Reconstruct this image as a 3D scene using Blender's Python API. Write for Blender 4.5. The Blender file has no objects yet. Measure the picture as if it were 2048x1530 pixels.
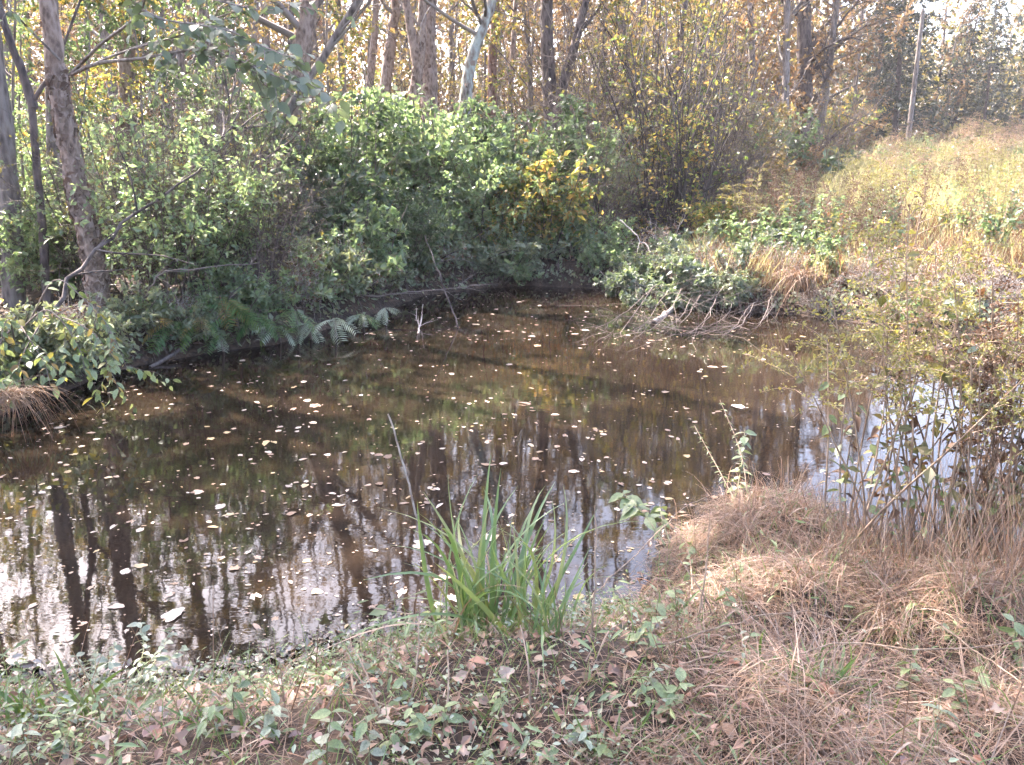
import bpy, math, random
import numpy as np
from mathutils import Vector, Matrix

sc = bpy.context.scene
R = math.radians
# ------------------------------------------------------------------ camera
EYE = 2.10                      # metres above the pond surface (z = 0)
F_PX = 1671.0                   # focal length in photograph pixels (2048 wide)
PITCH = math.atan(440 / F_PX)
cam_d = bpy.data.cameras.new('camera')
cam = bpy.data.objects.new('camera', cam_d)
sc.collection.objects.link(cam)
cam.location = (0, 0, EYE)
cam.rotation_euler = (math.pi / 2 - PITCH, 0, 0)
cam_d.sensor_width = 36.0
cam_d.lens = 36.0 * F_PX / 2048.0
cam_d.clip_start = 0.05
cam_d.clip_end = 2000
sc.camera = cam
# ------------------------------------------------------------------ sky, sun, exposure
SUN_AZ, SUN_EL = R(-47), R(48)          # azimuth measured from the view axis (+Y), clockwise
world = bpy.data.worlds.new('World')
sc.world = world
world.use_nodes = True
wn, wl = world.node_tree.nodes, world.node_tree.links
bg = wn['Background']
sky = wn.new('ShaderNodeTexSky')
sky.sky_type = 'NISHITA'
sky.sun_disc = False
sky.sun_elevation = SUN_EL
sky.sun_rotation = SUN_AZ
sky.air_density = 1.0
sky.dust_density = 4.0
sky.ozone_density = 1.0
wl.new(sky.outputs[0], bg.inputs['Color'])
bg.inputs['Strength'].default_value = 0.15
sun_d = bpy.data.lights.new('sun', 'SUN')
sun_d.energy = 5.0
sun_d.angle = R(0.6)
sun_d.color = (1.0, 0.93, 0.82)
sun = bpy.data.objects.new('sun', sun_d)
sc.collection.objects.link(sun)
sdir = Vector((math.sin(SUN_AZ) * math.cos(SUN_EL), math.cos(SUN_AZ) * math.cos(SUN_EL), math.sin(SUN_EL)))
sun.rotation_euler = sdir.to_track_quat('Z', 'Y').to_euler()
sun.location = sdir * 60
vs = sc.view_settings
vs.view_transform = 'Standard'
vs.look = 'None'
vs.gamma = 1
vs.use_curve_mapping = False
vs.exposure = 3.0
vs.use_white_balance = True
vs.white_balance_temperature = 6550
vs.white_balance_tint = 18
sc.render.engine = 'CYCLES'
cy = sc.cycles
cy.max_bounces = 5
cy.diffuse_bounces = 2
cy.glossy_bounces = 2
cy.transmission_bounces = 3
cy.caustics_reflective = False
cy.caustics_refractive = False
cy.sample_clamp_indirect = 4.0
cy.use_adaptive_sampling = True
cy.adaptive_threshold = 0.04
cy.use_denoising = True
try:
    cy.denoiser = 'OPENIMAGEDENOISE'
    cy.denoising_prefilter = 'ACCURATE'
except Exception:
    pass

# ------------------------------------------------------------------ helpers
COL = sc.collection
rng = np.random.default_rng(11)
CP, SP = math.cos(PITCH), math.sin(PITCH)


def ray(px, py):
    a, b = (px - 1024) / F_PX, (765 - py) / F_PX
    return np.array([a, CP + b * SP, -SP + b * CP])


def at_depth(px, py, depth):
    d = ray(px, py)
    return np.array([0, 0, EYE]) + d * (depth / d[1])


def at_z(px, py, z=0.0):
    d = ray(px, py)
    return np.array([0, 0, EYE]) + d * ((z - EYE) / d[2])


class MB:
    """collects vertices and faces of one mesh"""
    def __init__(self):
        self.v, self.f3, self.f4, self.n = [], [], [], 0

    def add(self, V, F, mat=0):
        V = np.asarray(V, dtype=np.float32).reshape(-1, 3)
        F = np.asarray(F, dtype=np.int64)
        if len(F) == 0:
            return
        (self.f3 if F.shape[1] == 3 else self.f4).append((F + self.n, mat))
        self.v.append(V)
        self.n += len(V)

    def mesh(self, name, mats, smooth=True):
        me = bpy.data.meshes.new(name)
        V = np.concatenate(self.v)
        loops, tot, mi = [], [], []
        for lst, k in ((self.f3, 3), (self.f4, 4)):
            for F, m in lst:
                loops.append(F.reshape(-1))
                tot.append(np.full(len(F), k))
                mi.append(np.full(len(F), m))
        loops, tot, mi = np.concatenate(loops), np.concatenate(tot), np.concatenate(mi)
        me.vertices.add(len(V))
        me.vertices.foreach_set('co', V.reshape(-1))
        me.loops.add(len(loops))
        me.loops.foreach_set('vertex_index', loops.astype(np.int32))
        me.polygons.add(len(tot))
        start = np.concatenate([[0], np.cumsum(tot)[:-1]])
        me.polygons.foreach_set('loop_start', start.astype(np.int32))
        me.polygons.foreach_set('loop_total', tot.astype(np.int32))
        me.polygons.foreach_set('material_index', mi.astype(np.int32))
        me.polygons.foreach_set('use_smooth', np.full(len(tot), smooth))
        for m in (mats if isinstance(mats, (list, tuple)) else [mats]):
            me.materials.append(m)
        me.update(calc_edges=True)
        return me


def link(name, me, parent=None, loc=None, rot=None, scale=None):
    o = bpy.data.objects.new(name, me)
    COL.objects.link(o)
    if parent is not None:
        o.parent = parent
    if loc is not None:
        o.location = loc
    if rot is not None:
        o.rotation_euler = rot
    if scale is not None:
        o.scale = scale if hasattr(scale, '__len__') else (scale,) * 3
    return o


def tag(o, label=None, cat=None, group=None, kind=None):
    for k, v in (('label', label), ('category', cat), ('group', group), ('kind', kind)):
        if v:
            o[k] = v
    return o


def thing(name, label, cat, loc=(0, 0, 0), rz=0.0, group=None, scale=None):
    o = bpy.data.objects.new(name, None)
    COL.objects.link(o)
    o.empty_display_size = 0.1
    o.location = loc
    o.rotation_euler = (0, 0, rz)
    if scale is not None:
        o.scale = scale if hasattr(scale, '__len__') else (scale,) * 3
    return tag(o, label, cat, group)


def norm(v):
    v = np.asarray(v, dtype=float)
    return v / np.maximum(np.linalg.norm(v, axis=-1, keepdims=True), 1e-9)


def tube(mb, pts, rad, sides=6, mat=0, wob=0.0, r=None, cap=False):
    pts = np.asarray(pts, dtype=float)
    n = len(pts)
    rad = np.broadcast_to(np.asarray(rad, dtype=float), (n,))
    t = norm(np.gradient(pts, axis=0))
    ref = np.array([1.0, 0, 0]) if abs(t[0][0]) < 0.8 else np.array([0, 1.0, 0])
    u = norm(ref - t * (t @ ref)[:, None])
    w = np.cross(t, u)
    a = np.arange(sides) * 2 * math.pi / sides
    rr = rad[:, None] * (1 + (wob * (r or rng).standard_normal((n, sides)) if wob else 0 * a[None]))
    V = pts[:, None] + rr[..., None] * (np.cos(a)[None, :, None] * u[:, None] + np.sin(a)[None, :, None] * w[:, None])
    i, j = np.meshgrid(np.arange(n - 1), np.arange(sides), indexing='ij')
    j2 = (j + 1) % sides
    F = np.stack([i * sides + j, i * sides + j2, (i + 1) * sides + j2, (i + 1) * sides + j], -1).reshape(-1, 4)
    V = V.reshape(-1, 3)
    mb.add(V, F, mat)
    if cap:
        c = np.vstack([V[-sides:], pts[-1:]])
        mb.add(c, [[k, (k + 1) % sides, sides] for k in range(sides)], mat)


def curve(r, p0, d, length, n=5, wander=0.15, up=0.0):
    """a wandering polyline; up > 0 bends towards the light, < 0 droops"""
    p, d = np.array(p0, dtype=float), norm(d)
    out, s = [p.copy()], length / n
    for _ in range(n):
        d = norm(d + r.standard_normal(3) * wander + np.array([0, 0, up]))
        p = p + d * s
        out.append(p.copy())
    return np.array(out)


def spline(P, n):
    """smooth path through control points"""
    P = np.asarray(P, dtype=float)
    if len(P) == 2:
        t = np.linspace(0, 1, n)[:, None]
        return P[0] * (1 - t) + P[1] * t
    Q = np.vstack([2 * P[0] - P[1], P, 2 * P[-1] - P[-2]])
    out = []
    for s in np.linspace(0, len(P) - 1 - 1e-6, n):
        k = int(s)
        t = s - k
        a, b, c, d = Q[k], Q[k + 1], Q[k + 2], Q[k + 3]
        out.append(0.5 * (2 * b + (c - a) * t + (2 * a - 5 * b + 4 * c - d) * t * t + (3 * b - a - 3 * c + d) * t ** 3))
    return np.array(out)


# leaf templates: along +Y, unit length, normal +Z -------------------------------
def blade_leaf(n=4, width=0.5, fold=0.12, droop=0.15, peak=0.42, serr=0.0):
    t = np.linspace(0, 1, n + 1)
    w = np.where(t < peak, np.sin(t / peak * math.pi / 2) ** 0.8, np.cos((t - peak) / (1 - peak) * math.pi / 2) ** 0.9) * width / 2
    w[0], w[-1] = 0.012, 0.0
    if serr:
        w[1:-1] *= 1 + serr * np.where(np.arange(n - 1) % 2, 1, -1)
    z = -droop * t * t
    V = []
    for k in range(n + 1):
        V += [(-w[k], t[k], z[k] + fold * w[k] * 2), (0, t[k], z[k]), (w[k], t[k], z[k] + fold * w[k] * 2)]
    F = []
    for k in range(n):
        b = 3 * k
        F += [(b, b + 1, b + 4, b + 3), (b + 1, b + 2, b + 5, b + 4)]
    return np.array(V), np.array(F)


def lobed_leaf(lobes=5, depth=0.35, curl=0.15, n=20, seed=0, r=None):
    r = r or np.random.default_rng(seed)
    a = np.linspace(-math.pi * 0.96, math.pi * 0.96, n)
    env = 0.50 + 0.10 * np.cos(a) + r.normal(0, .03)
    rad = env * (1 - depth * 0.5 * (1 - np.cos(a * lobes))) * (1 + r.normal(0, .13, n))
    x, y = rad * np.sin(a) * r.uniform(.65, .95), 0.45 + rad * np.cos(a)
    z = curl * (x * x * 2.2 - .8 * (y - .4) ** 2 + .5 * x * (y - .4)) + r.normal(0, 1, n) * curl * 0.10
    V = np.vstack([[0, .3, -0.02], np.stack([x, y, z], 1)])
    F = [(0, k + 1, k) for k in range(1, n)]
    return V, np.array(F)


DIAMOND = (np.array([(0, 0, 0), (.28, .45, .05), (0, 1, -.1), (-.28, .45, .05)]), np.array([(0, 1, 2, 3)]))
OVAL4 = blade_leaf(2, 0.55, 0.15, 0.12)
OVAL6 = blade_leaf(3, 0.55, 0.14, 0.2)


def frames(d, nrm):
    d = norm(d)
    x = norm(np.cross(d, nrm))
    z = np.cross(x, d)
    return np.stack([x, d, z], -1)          # columns = local axes


def scatter(mb, tmpl, P, D, N, S, mat=0):
    V, F = tmpl
    P, S = np.asarray(P), np.asarray(S)
    if len(P) == 0:
        return
    M = frames(D, N)
    W = np.einsum('nij,kj->nki', M, V) * S[:, None, None] + P[:, None]
    k = len(V)
    FF = (F[None] + (np.arange(len(P)) * k)[:, None, None]).reshape(-1, F.shape[1])
    mb.add(W.reshape(-1, 3), FF, mat)


def ribbons(mb, B, H, L, rise, sag, w, segs=4, mat=0, twist=None):
    """curved grass blades: B base (N,3), H horizontal unit dir (N,2), L reach, rise, sag"""
    n = len(B)
    t = np.linspace(0, 1, segs + 1)[None, :]
    hx = H[:, None, :] * (L[:, None] * t)[..., None]
    z = rise[:, None] * t - sag[:, None] * t * t
    C = np.concatenate([hx, z[..., None]], -1) + B[:, None]
    ang = (rng.uniform(0, math.pi, n) if twist is None else twist)[:, None]
    side = np.stack([np.cos(ang) + 0 * t, np.sin(ang) + 0 * t, 0 * t + 0 * ang], -1)
    ww = (w[:, None] * (1 - 0.85 * t ** 1.5))[..., None] * 0.5
    A = np.stack([C - side * ww, C + side * ww], 2)      # n, segs+1, 2, 3
    base = np.arange(n)[:, None] * (2 * (segs + 1)) + np.arange(segs)[None] * 2
    F = np.stack([base, base + 1, base + 3, base + 2], -1).reshape(-1, 4)
    mb.add(A.reshape(-1, 3), F, mat)


# ------------------------------------------------------------------ materials
def new_mat(name):
    m = bpy.data.materials.new(name)
    m.use_nodes = True
    n, l = m.node_tree.nodes, m.node_tree.links
    return m, n, l, n['Principled BSDF'], n['Material Output']


def set_in(node, **kw):
    for k, v in kw.items():
        node.inputs[k.replace('_', ' ')].default_value = v


def ramp(n, stops, mode='LINEAR'):
    r = n.new('ShaderNodeValToRGB')
    r.color_ramp.interpolation = mode
    e = r.color_ramp.elements
    while len(e) < len(stops):
        e.new(0.5)
    for k, (p, c) in enumerate(stops):
        e[k].position = p
        e[k].color = (*c, 1)
    return r


def leaf_mat(name, cols, transl=0.4, rough=0.42, spec=0.5, tcol=(1.35, 1.25, 0.55), blotch=0.0):
    m, n, l, b, out = new_mat(name)
    g = n.new('ShaderNodeNewGeometry')
    oi = n.new('ShaderNodeObjectInfo')
    add = n.new('ShaderNodeMath'); add.operation = 'ADD'
    l.new(g.outputs['Random Per Island'], add.inputs[0])
    l.new(oi.outputs['Random'], add.inputs[1])
    fr = n.new('ShaderNodeMath'); fr.operation = 'FRACT'
    l.new(add.outputs[0], fr.inputs[0])
    k = len(cols)
    rp = ramp(n, [(i / max(k - 1, 1), c) for i, c in enumerate(cols)])
    l.new(fr.outputs[0], rp.inputs[0])
    col = rp.outputs[0]
    if blotch:                                   # blotches only on leaves seen close
        nz = n.new('ShaderNodeTexNoise')
        set_in(nz, Scale=9.0, Detail=2.0)
        tc = n.new('ShaderNodeTexCoord')
        l.new(tc.outputs['Object'], nz.inputs['Vector'])
        mr = n.new('ShaderNodeMapRange')
        set_in(mr, From_Min=0.3, From_Max=0.7, To_Min=1 - blotch, To_Max=1 + blotch)
        l.new(nz.outputs[0], mr.inputs[0])
        mx = n.new('ShaderNodeMix'); mx.data_type = 'RGBA'; mx.blend_type = 'MULTIPLY'; mx.inputs[0].default_value = 1
        l.new(rp.outputs[0], mx.inputs[6])
        l.new(mr.outputs[0], mx.inputs[7])
        col = mx.outputs[2]
    l.new(col, b.inputs['Base Color'])
    set_in(b, Roughness=rough)
    b.inputs['Specular IOR Level'].default_value = spec
    if transl > 0:
        t = n.new('ShaderNodeBsdfTranslucent')
        m2 = n.new('ShaderNodeMix'); m2.data_type = 'RGBA'; m2.blend_type = 'MULTIPLY'; m2.inputs[0].default_value = 1
        l.new(col, m2.inputs[6])
        m2.inputs[7].default_value = (*tcol, 1)
        l.new(m2.outputs[2], t.inputs['Color'])
        s = n.new('ShaderNodeMixShader'); s.inputs[0].default_value = transl
        l.new(b.outputs[0], s.inputs[1]); l.new(t.outputs[0], s.inputs[2])
        l.new(s.outputs[0], out.inputs['Surface'])
    return m


def bark_mat(name, c_dark, c_mid, c_light, scale=6.0, stretch=0.35, rough=0.85, bump=0.5):
    m, n, l, b, out = new_mat(name)
    tc = n.new('ShaderNodeTexCoord')
    mp = n.new('ShaderNodeMapping')
    mp.inputs['Scale'].default_value = (1, 1, stretch)
    l.new(tc.outputs['Object'], mp.inputs[0])
    nz = n.new('ShaderNodeTexNoise')
    set_in(nz, Scale=scale, Detail=5.0, Roughness=0.68)
    l.new(mp.outputs[0], nz.inputs['Vector'])
    vo = n.new('ShaderNodeTexVoronoi')
    set_in(vo, Scale=scale * 2.3)
    l.new(mp.outputs[0], vo.inputs['Vector'])
    mixv = n.new('ShaderNodeMath'); mixv.operation = 'MULTIPLY_ADD'; mixv.inputs[1].default_value = 0.35
    l.new(vo.outputs['Distance'], mixv.inputs[0]); l.new(nz.outputs[0], mixv.inputs[2])
    rp = ramp(n, [(0.42, c_dark), (0.58, c_mid), (0.78, c_light)])
    l.new(mixv.outputs[0], rp.inputs[0])
    l.new(rp.outputs[0], b.inputs['Base Color'])
    bp = n.new('ShaderNodeBump'); set_in(bp, Strength=bump, Distance=0.03)
    l.new(mixv.outputs[0], bp.inputs['Height'])
    l.new(bp.outputs[0], b.inputs['Normal'])
    set_in(b, Roughness=rough)
    return m


def twig_mat(name, cols, rough=.8):
    m, n, l, b, out = new_mat(name)
    g = n.new('ShaderNodeNewGeometry')
    rp = ramp(n, [(i / (len(cols) - 1), c) for i, c in enumerate(cols)])
    l.new(g.outputs['Random Per Island'], rp.inputs[0])
    l.new(rp.outputs[0], b.inputs['Base Color'])
    set_in(b, Roughness=rough)
    return m


M = {}
M['birch'] = bark_mat('river_birch_bark', (.06, .04, .03), (.155, .11, .085), (.28, .215, .175), 9.0, 0.5)
M['flake'] = leaf_mat('bark_flake', [(.10, .065, .05), (.2, .15, .12), (.31, .25, .215), (.15, .105, .085)], 0.15, 0.8, 0.2, (1, .8, .6))
M['bark_grey'] = bark_mat('grey_bark', (.04, .033, .028), (.11, .09, .078), (.2, .175, .155), 8.0, 0.3)
M['bark_dark'] = bark_mat('dark_bark', (.02, .015, .014), (.055, .042, .038), (.12, .095, .085), 8.0, 0.3)
M['bark_red'] = bark_mat('reddish_bark', (.045, .025, .02), (.14, .075, .055), (.24, .15, .12), 8.0, 0.4)
M['bark_lichen'] = bark_mat('lichen_bark', (.07, .055, .045), (.2, .17, .14), (.33, .37, .34), 5.0, 0.5)
M['twig'] = twig_mat('twig_bark', [(.05, .038, .03), (.10, .075, .06), (.17, .135, .115), (.08, .06, .05)])
M['limb_grey'] = twig_mat('grey_limb_bark', [(.09, .075, .065), (.15, .13, .11), (.22, .19, .17)])
M['limb_dark'] = twig_mat('dark_limb_bark', [(.03, .023, .02), (.06, .048, .042), (.1, .08, .07)])
M['twig_pale'] = bark_mat('pale_twig_bark', (.10, .08, .065), (.24, .2, .17), (.4, .36, .32), 20.0, 0.3, bump=0.1)
M['stem_green'] = bark_mat('green_stem', (.05, .06, .025), (.09, .11, .04), (.15, .13, .07), 20, .3, 0.6, 0.1)
M['stem_dry'] = bark_mat('dry_stem', (.07, .045, .03), (.17, .115, .075), (.3, .22, .15), 20, .3, 0.7, 0.1)
# foliage colours
M['lf_green'] = leaf_mat('leaf_green', [(.06, .085, .045), (.085, .115, .06), (.11, .14, .08), (.08, .105, .06)], .55, .36, .9, (1.4, 1.6, 1.0))
M['lf_bluegreen'] = leaf_mat('leaf_blue_green', [(.10, .135, .09), (.125, .16, .11), (.16, .19, .14)], .4, .5, .6, (1.3, 1.35, .75))
M['lf_light'] = leaf_mat('leaf_light_green', [(.13, .18, .10), (.165, .215, .12), (.21, .25, .13), (.15, .19, .12), (.26, .26, .13)], .55, .34, .9, (1.3, 1.5, 1.0))
M['lf_mixed'] = leaf_mat('leaf_turning', [(.08, .13, .05), (.12, .17, .06), (.20, .22, .07), (.33, .28, .09), (.32, .2, .09), (.10, .15, .06)], .55, .45, .5, (1.4, 1.3, .75))
M['lf_yellow'] = leaf_mat('leaf_yellow', [(.34, .27, .10), (.38, .29, .14), (.27, .22, .1), (.17, .17, .08), (.30, .21, .11), (.13, .10, .06)], .36, .5, .35, (1.1, 1.0, .6))
M['lf_orange'] = leaf_mat('leaf_orange', [(.32, .20, .10), (.36, .25, .14), (.22, .14, .09), (.3, .22, .12), (.14, .095, .065), (.17, .14, .08)], .36, .5, .35, (1.1, .95, .6))
M['lf_olive'] = leaf_mat('leaf_olive', [(.11, .115, .055), (.16, .155, .075), (.2, .17, .08), (.10, .105, .055)], .4, .45, .4)
M['lf_dark'] = leaf_mat('needle_dark', [(.018, .032, .022), (.03, .045, .03), (.04, .055, .038)], .2, .5, .4)
M['lf_pale'] = leaf_mat('leaf_pale_underside', [(.22, .27, .18), (.3, .34, .24), (.36, .4, .3), (.26, .27, .15)], .3, .5, .4, (1.1, 1.15, .8))
M['lf_palegreen'] = leaf_mat('leaf_pale_green', [(.13, .16, .10), (.17, .2, .13), (.21, .24, .17), (.2, .19, .1)], .4, .5, .5, (1.3, 1.3, .8))
M['lf_near'] = leaf_mat('weed_leaf', [(.13, .18, .08), (.17, .22, .10), (.21, .25, .11), (.15, .19, .11)], .22, .42, .5, (1.4, 1.4, .8), .25)
M['lf_nearpale'] = leaf_mat('grey_green_weed_leaf', [(.17, .21, .14), (.21, .25, .17), (.26, .29, .21), (.24, .23, .14)], .2, .45, .5, (1.3, 1.3, .8), .25)
M['lf_brown'] = leaf_mat('leaf_withered', [(.11, .065, .04), (.17, .10, .06), (.08, .05, .035), (.22, .14, .08)], .25, .6, .3, (1.2, .9, .6))
M['lf_gold'] = leaf_mat('goldenrod_plume', [(.26, .25, .09), (.32, .29, .11), (.22, .23, .1), (.2, .18, .09)], .35, .55, .3)
M['fern_pale'] = leaf_mat('fern_pale', [(.27, .31, .22), (.32, .36, .27), (.24, .28, .18)], .3, .5, .4, (1, 1.1, .9))
M['fern_green'] = leaf_mat('fern_green', [(.06, .13, .045), (.09, .16, .055), (.12, .17, .05)], .4, .45, .45)
M['fern_brown'] = leaf_mat('fern_browning', [(.24, .16, .07), (.28, .2, .09), (.2, .19, .07)], .4, .5, .35)
M['straw'] = leaf_mat('dry_straw', [(.27, .175, .118), (.36, .25, .175), (.2, .125, .085), (.45, .34, .25), (.3, .185, .115), (.14, .09, .068), (.31, .25, .195), (.22, .17, .1)], .25, .55, .35, (1.2, 1, .75))
M['litter_blade'] = leaf_mat('dead_blade', [(.23, .14, .09), (.32, .22, .15), (.17, .105, .075), (.4, .31, .23), (.27, .135, .08), (.2, .16, .08)], .25, .5, .4, (1.2, 1, .75))
M['straw_dark'] = leaf_mat('old_straw', [(.12, .08, .055), (.2, .13, .085), (.28, .19, .12)], .2, .6, .3, (1.2, 1, .75))
M['grass'] = leaf_mat('green_grass', [(.09, .16, .05), (.13, .20, .06), (.17, .23, .09), (.1, .17, .07)], .4, .4, .5)
M['iris'] = leaf_mat('iris_blade', [(.10, .18, .08), (.14, .22, .10), (.17, .25, .13), (.24, .26, .11)], .4, .36, .5)
M['field'] = leaf_mat('field_grass', [(.37, .35, .2), (.45, .41, .25), (.28, .3, .15), (.48, .42, .29), (.3, .25, .16), (.23, .27, .14)], .5, .55, .3, (1.3, 1.25, .8))
M['field_brown'] = leaf_mat('field_dead_weeds', [(.2, .12, .075), (.27, .17, .1), (.15, .09, .06), (.3, .21, .12)], .3, .6, .3, (1.2, .95, .65))
M['floatleaf'] = leaf_mat('floating_leaf', [(.34, .27, .21), (.44, .37, .3), (.3, .2, .13), (.5, .43, .37), (.36, .27, .12), (.22, .14, .09), (.16, .1, .07), (.3, .22, .16)], .1, .4, .6, (1, .9, .7))  # palest tones put the glare on the leaves into their colour
M['litter'] = leaf_mat('fallen_leaf', [(.28, .17, .1), (.36, .24, .16), (.2, .12, .08), (.44, .34, .26), (.3, .14, .08), (.24, .16, .14)], .2, .4, .55, (1.2, .9, .6))
M['wetleaf'] = leaf_mat('wet_leaf_scraps', [(.10, .07, .05), (.2, .15, .11), (.32, .27, .22), (.08, .09, .05)], .05, .2, .8, (1, .9, .7))
M['vine_leaf'] = leaf_mat('pale_vine_leaf', [(.30, .36, .22), (.38, .43, .29), (.26, .3, .14), (.36, .36, .2)], .35, .45, .45, (1.1, 1.1, .7))


def ground_mat():
    m, n, l, b, out = new_mat('forest_soil')
    tc = n.new('ShaderNodeTexCoord')
    nz = n.new('ShaderNodeTexNoise'); set_in(nz, Scale=1.4, Detail=8.0, Roughness=.7)
    l.new(tc.outputs['Object'], nz.inputs['Vector'])
    n2 = n.new('ShaderNodeTexVoronoi'); set_in(n2, Scale=22.0)
    l.new(tc.outputs['Object'], n2.inputs['Vector'])
    r1 = ramp(n, [(.3, (.02, .014, .010)), (.5, (.045, .031, .022)), (.7, (.085, .058, .04))])
    l.new(nz.outputs[0], r1.inputs[0])
    r2 = ramp(n, [(0, (.5, .42, .36)), (.5, (1.0, .9, .8)), (1, (1.7, 1.4, 1.1))])
    l.new(n2.outputs['Color'], r2.inputs[0])
    mx = n.new('ShaderNodeMix'); mx.data_type = 'RGBA'; mx.blend_type = 'MULTIPLY'; mx.inputs[0].default_value = .8
    l.new(r1.outputs[0], mx.inputs[6]); l.new(r2.outputs[0], mx.inputs[7])
    l.new(mx.outputs[2], b.inputs['Base Color'])
    bp = n.new('ShaderNodeBump'); set_in(bp, Strength=.8, Distance=.03)
    l.new(n2.outputs['Distance'], bp.inputs['Height']); l.new(bp.outputs[0], b.inputs['Normal'])
    set_in(b, Roughness=.9)
    return m


def water_mat():
    m, n, l, b, out = new_mat('muddy_water')
    tc = n.new('ShaderNodeTexCoord')
    nz = n.new('ShaderNodeTexNoise'); set_in(nz, Scale=.9, Detail=5.0, Roughness=.6)
    l.new(tc.outputs['Object'], nz.inputs['Vector'])
    r1 = ramp(n, [(.3, (.010, .0065, .0045)), (.55, (.017, .0115, .0075)), (.75, (.026, .0175, .011))])
    l.new(nz.outputs[0], r1.inputs[0]); l.new(r1.outputs[0], b.inputs['Base Color'])
    w1 = n.new('ShaderNodeTexNoise'); set_in(w1, Scale=9.0, Detail=3.0)
    mp = n.new('ShaderNodeMapping'); mp.inputs['Scale'].default_value = (.7, 1.6, 1)
    l.new(tc.outputs['Object'], mp.inputs[0]); l.new(mp.outputs[0], w1.inputs['Vector'])
    bp = n.new('ShaderNodeBump'); set_in(bp, Strength=.02, Distance=.02)
    l.new(w1.outputs[0], bp.inputs['Height']); l.new(bp.outputs[0], b.inputs['Normal'])
    set_in(b, Roughness=.025, IOR=1.34)
    b.inputs['Specular IOR Level'].default_value = .7
    return m


M['ground'] = ground_mat()
M['water'] = water_mat()

# ------------------------------------------------------------------ terrain
POND = np.array([(-9, 3.2), (-6.2, 4.6), (-4.9, 5.6), (-4.45, 6.6), (-4.25, 7.6), (-4.1, 8.5), (-3.45, 9.3), (-2.8, 9.75), (-2.1, 11.4), (-1.45, 13.5), (-.55, 14.3), (.3, 14.65),
                 (1.5, 14.3), (2.2, 13.1), (3.1, 12.0), (4.1, 11.7), (4.7, 11.1), (5.3, 10.3), (6.4, 9.8), (8.5, 9.2), (10.5, 8.0), (10.5, 6.0), (8, 4.8), (5, 3.7), (2.9, 3.75), (2.2, 4.0),
                 (1.75, 4.45), (1.4, 4.7), (1.0, 4.6), (.76, 4.15), (.58, 3.66), (.1, 3.5), (-.4, 3.48), (-.74, 3.36), (-1.02, 3.14), (-1.5, 3.02), (-2.2, 3.08), (-4, 2.7), (-7, 2.4)])


def pond_sd(x, y):
    """signed distance to the waterline, negative over water"""
    P = np.stack([np.ravel(x), np.ravel(y)], 1).astype(float)
    A, B = POND, np.roll(POND, -1, 0)
    best = np.full(len(P), 1e9)
    inside = np.zeros(len(P), bool)
    for a, b in zip(A, B):
        e = b - a
        t = np.clip(((P - a) @ e) / (e @ e), 0, 1)
        d = np.hypot(*(P - a - t[:, None] * e).T)
        best = np.minimum(best, d)
        c = ((a[1] > P[:, 1]) != (b[1] > P[:, 1])) & (P[:, 0] < (b[0] - a[0]) * (P[:, 1] - a[1]) / (b[1] - a[1] + 1e-12) + a[0])
        inside ^= c
    return np.where(inside, -best, best).reshape(np.shape(x))


def sstep(a, b, x):
    t = np.clip((x - a) / (b - a), 0, 1)
    return t * t * (3 - 2 * t)


def gz(x, y):
    x, y = np.asarray(x, float), np.asarray(y, float)
    d = pond_sd(x, y)
    dist = np.hypot(x, y)
    far = sstep(5.0, 7.0, y + np.clip(-x - 4, 0, 3))
    right = sstep(1.0, 6.0, x - .12 * y)
    h_far = .34 + .022 * np.clip(dist - 12, 0, 60)
    h_field = .35 + .062 * np.clip(dist - 13, 0, 34) + .01 * np.clip(dist - 47, 0, 400)
    h_near = .40 + .06 * sstep(.6, 1.1, x) - .2 * sstep(1.5, 2.4, x) * sstep(2.4, 3.3, y)
    h_near = h_near + .06 * np.sin(x * 3.1 + 1) * np.sin(y * 2.7)
    h = h_near * (1 - far) + far * (h_far * (1 - right) + h_field * right)
    bw = .9 * (1 - far) + far * (.35 + 1.4 * right)
    up = h * sstep(0, 1, np.clip(d, 0, None) / bw * .9 + .05 * (d > 0))
    lump = .05 * np.sin(x * 1.9 + .7 * y) * np.sin(1.3 * y - .8 * x) * sstep(.3, 1.5, d) * np.clip(dist / 8, .3, 4)
    tuss = np.sin(5.3 * x + 1.7 * y) * np.sin(4.1 * y - 2.2 * x + .5) + .6 * np.sin(9.7 * x - 3 * y) * np.sin(8.3 * y + 2 * x)
    lump = lump + .08 * tuss * (1 - far) * sstep(.2, .9, x) * sstep(.1, .5, d)
    return np.where(d > 0, up + lump, -.45 * sstep(0, 1.0, -d) - .02)


def axis(lo, hi, c0, c1, fine, n_out):
    mid = np.arange(c0, c1, fine)
    g = np.linspace(0, 1, n_out) ** 2.2
    return np.concatenate([(c0 - (c0 - lo) * g[1:])[::-1], mid, c1 + (hi - c1) * g])


gx, gy = axis(-500, 500, -10, 12, .11, 40), axis(-300, 700, -1, 17, .11, 50)
X, Y = np.meshgrid(gx, gy)
Z = gz(X, Y)
nx, ny = len(gx), len(gy)
i, j = np.meshgrid(np.arange(nx - 1), np.arange(ny - 1))
F = np.stack([j * nx + i, j * nx + i + 1, (j + 1) * nx + i + 1, (j + 1) * nx + i], -1).reshape(-1, 4)
mb = MB(); mb.add(np.stack([X, Y, Z], -1).reshape(-1, 3), F)
tag(link('ground', mb.mesh('ground', M['ground'])), 'brown soil banks and rising field around the pond', None, None, 'structure')
mb = MB(); mb.add([(-12, 1.5, 0), (13, 1.5, 0), (13, 16, 0), (-12, 16, 0)], [(0, 1, 2, 3)])
tag(link('pond_water', mb.mesh('pond_water', M['water'])), 'still muddy brown pond water reflecting trunks and sky', None, None, 'structure')


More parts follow.
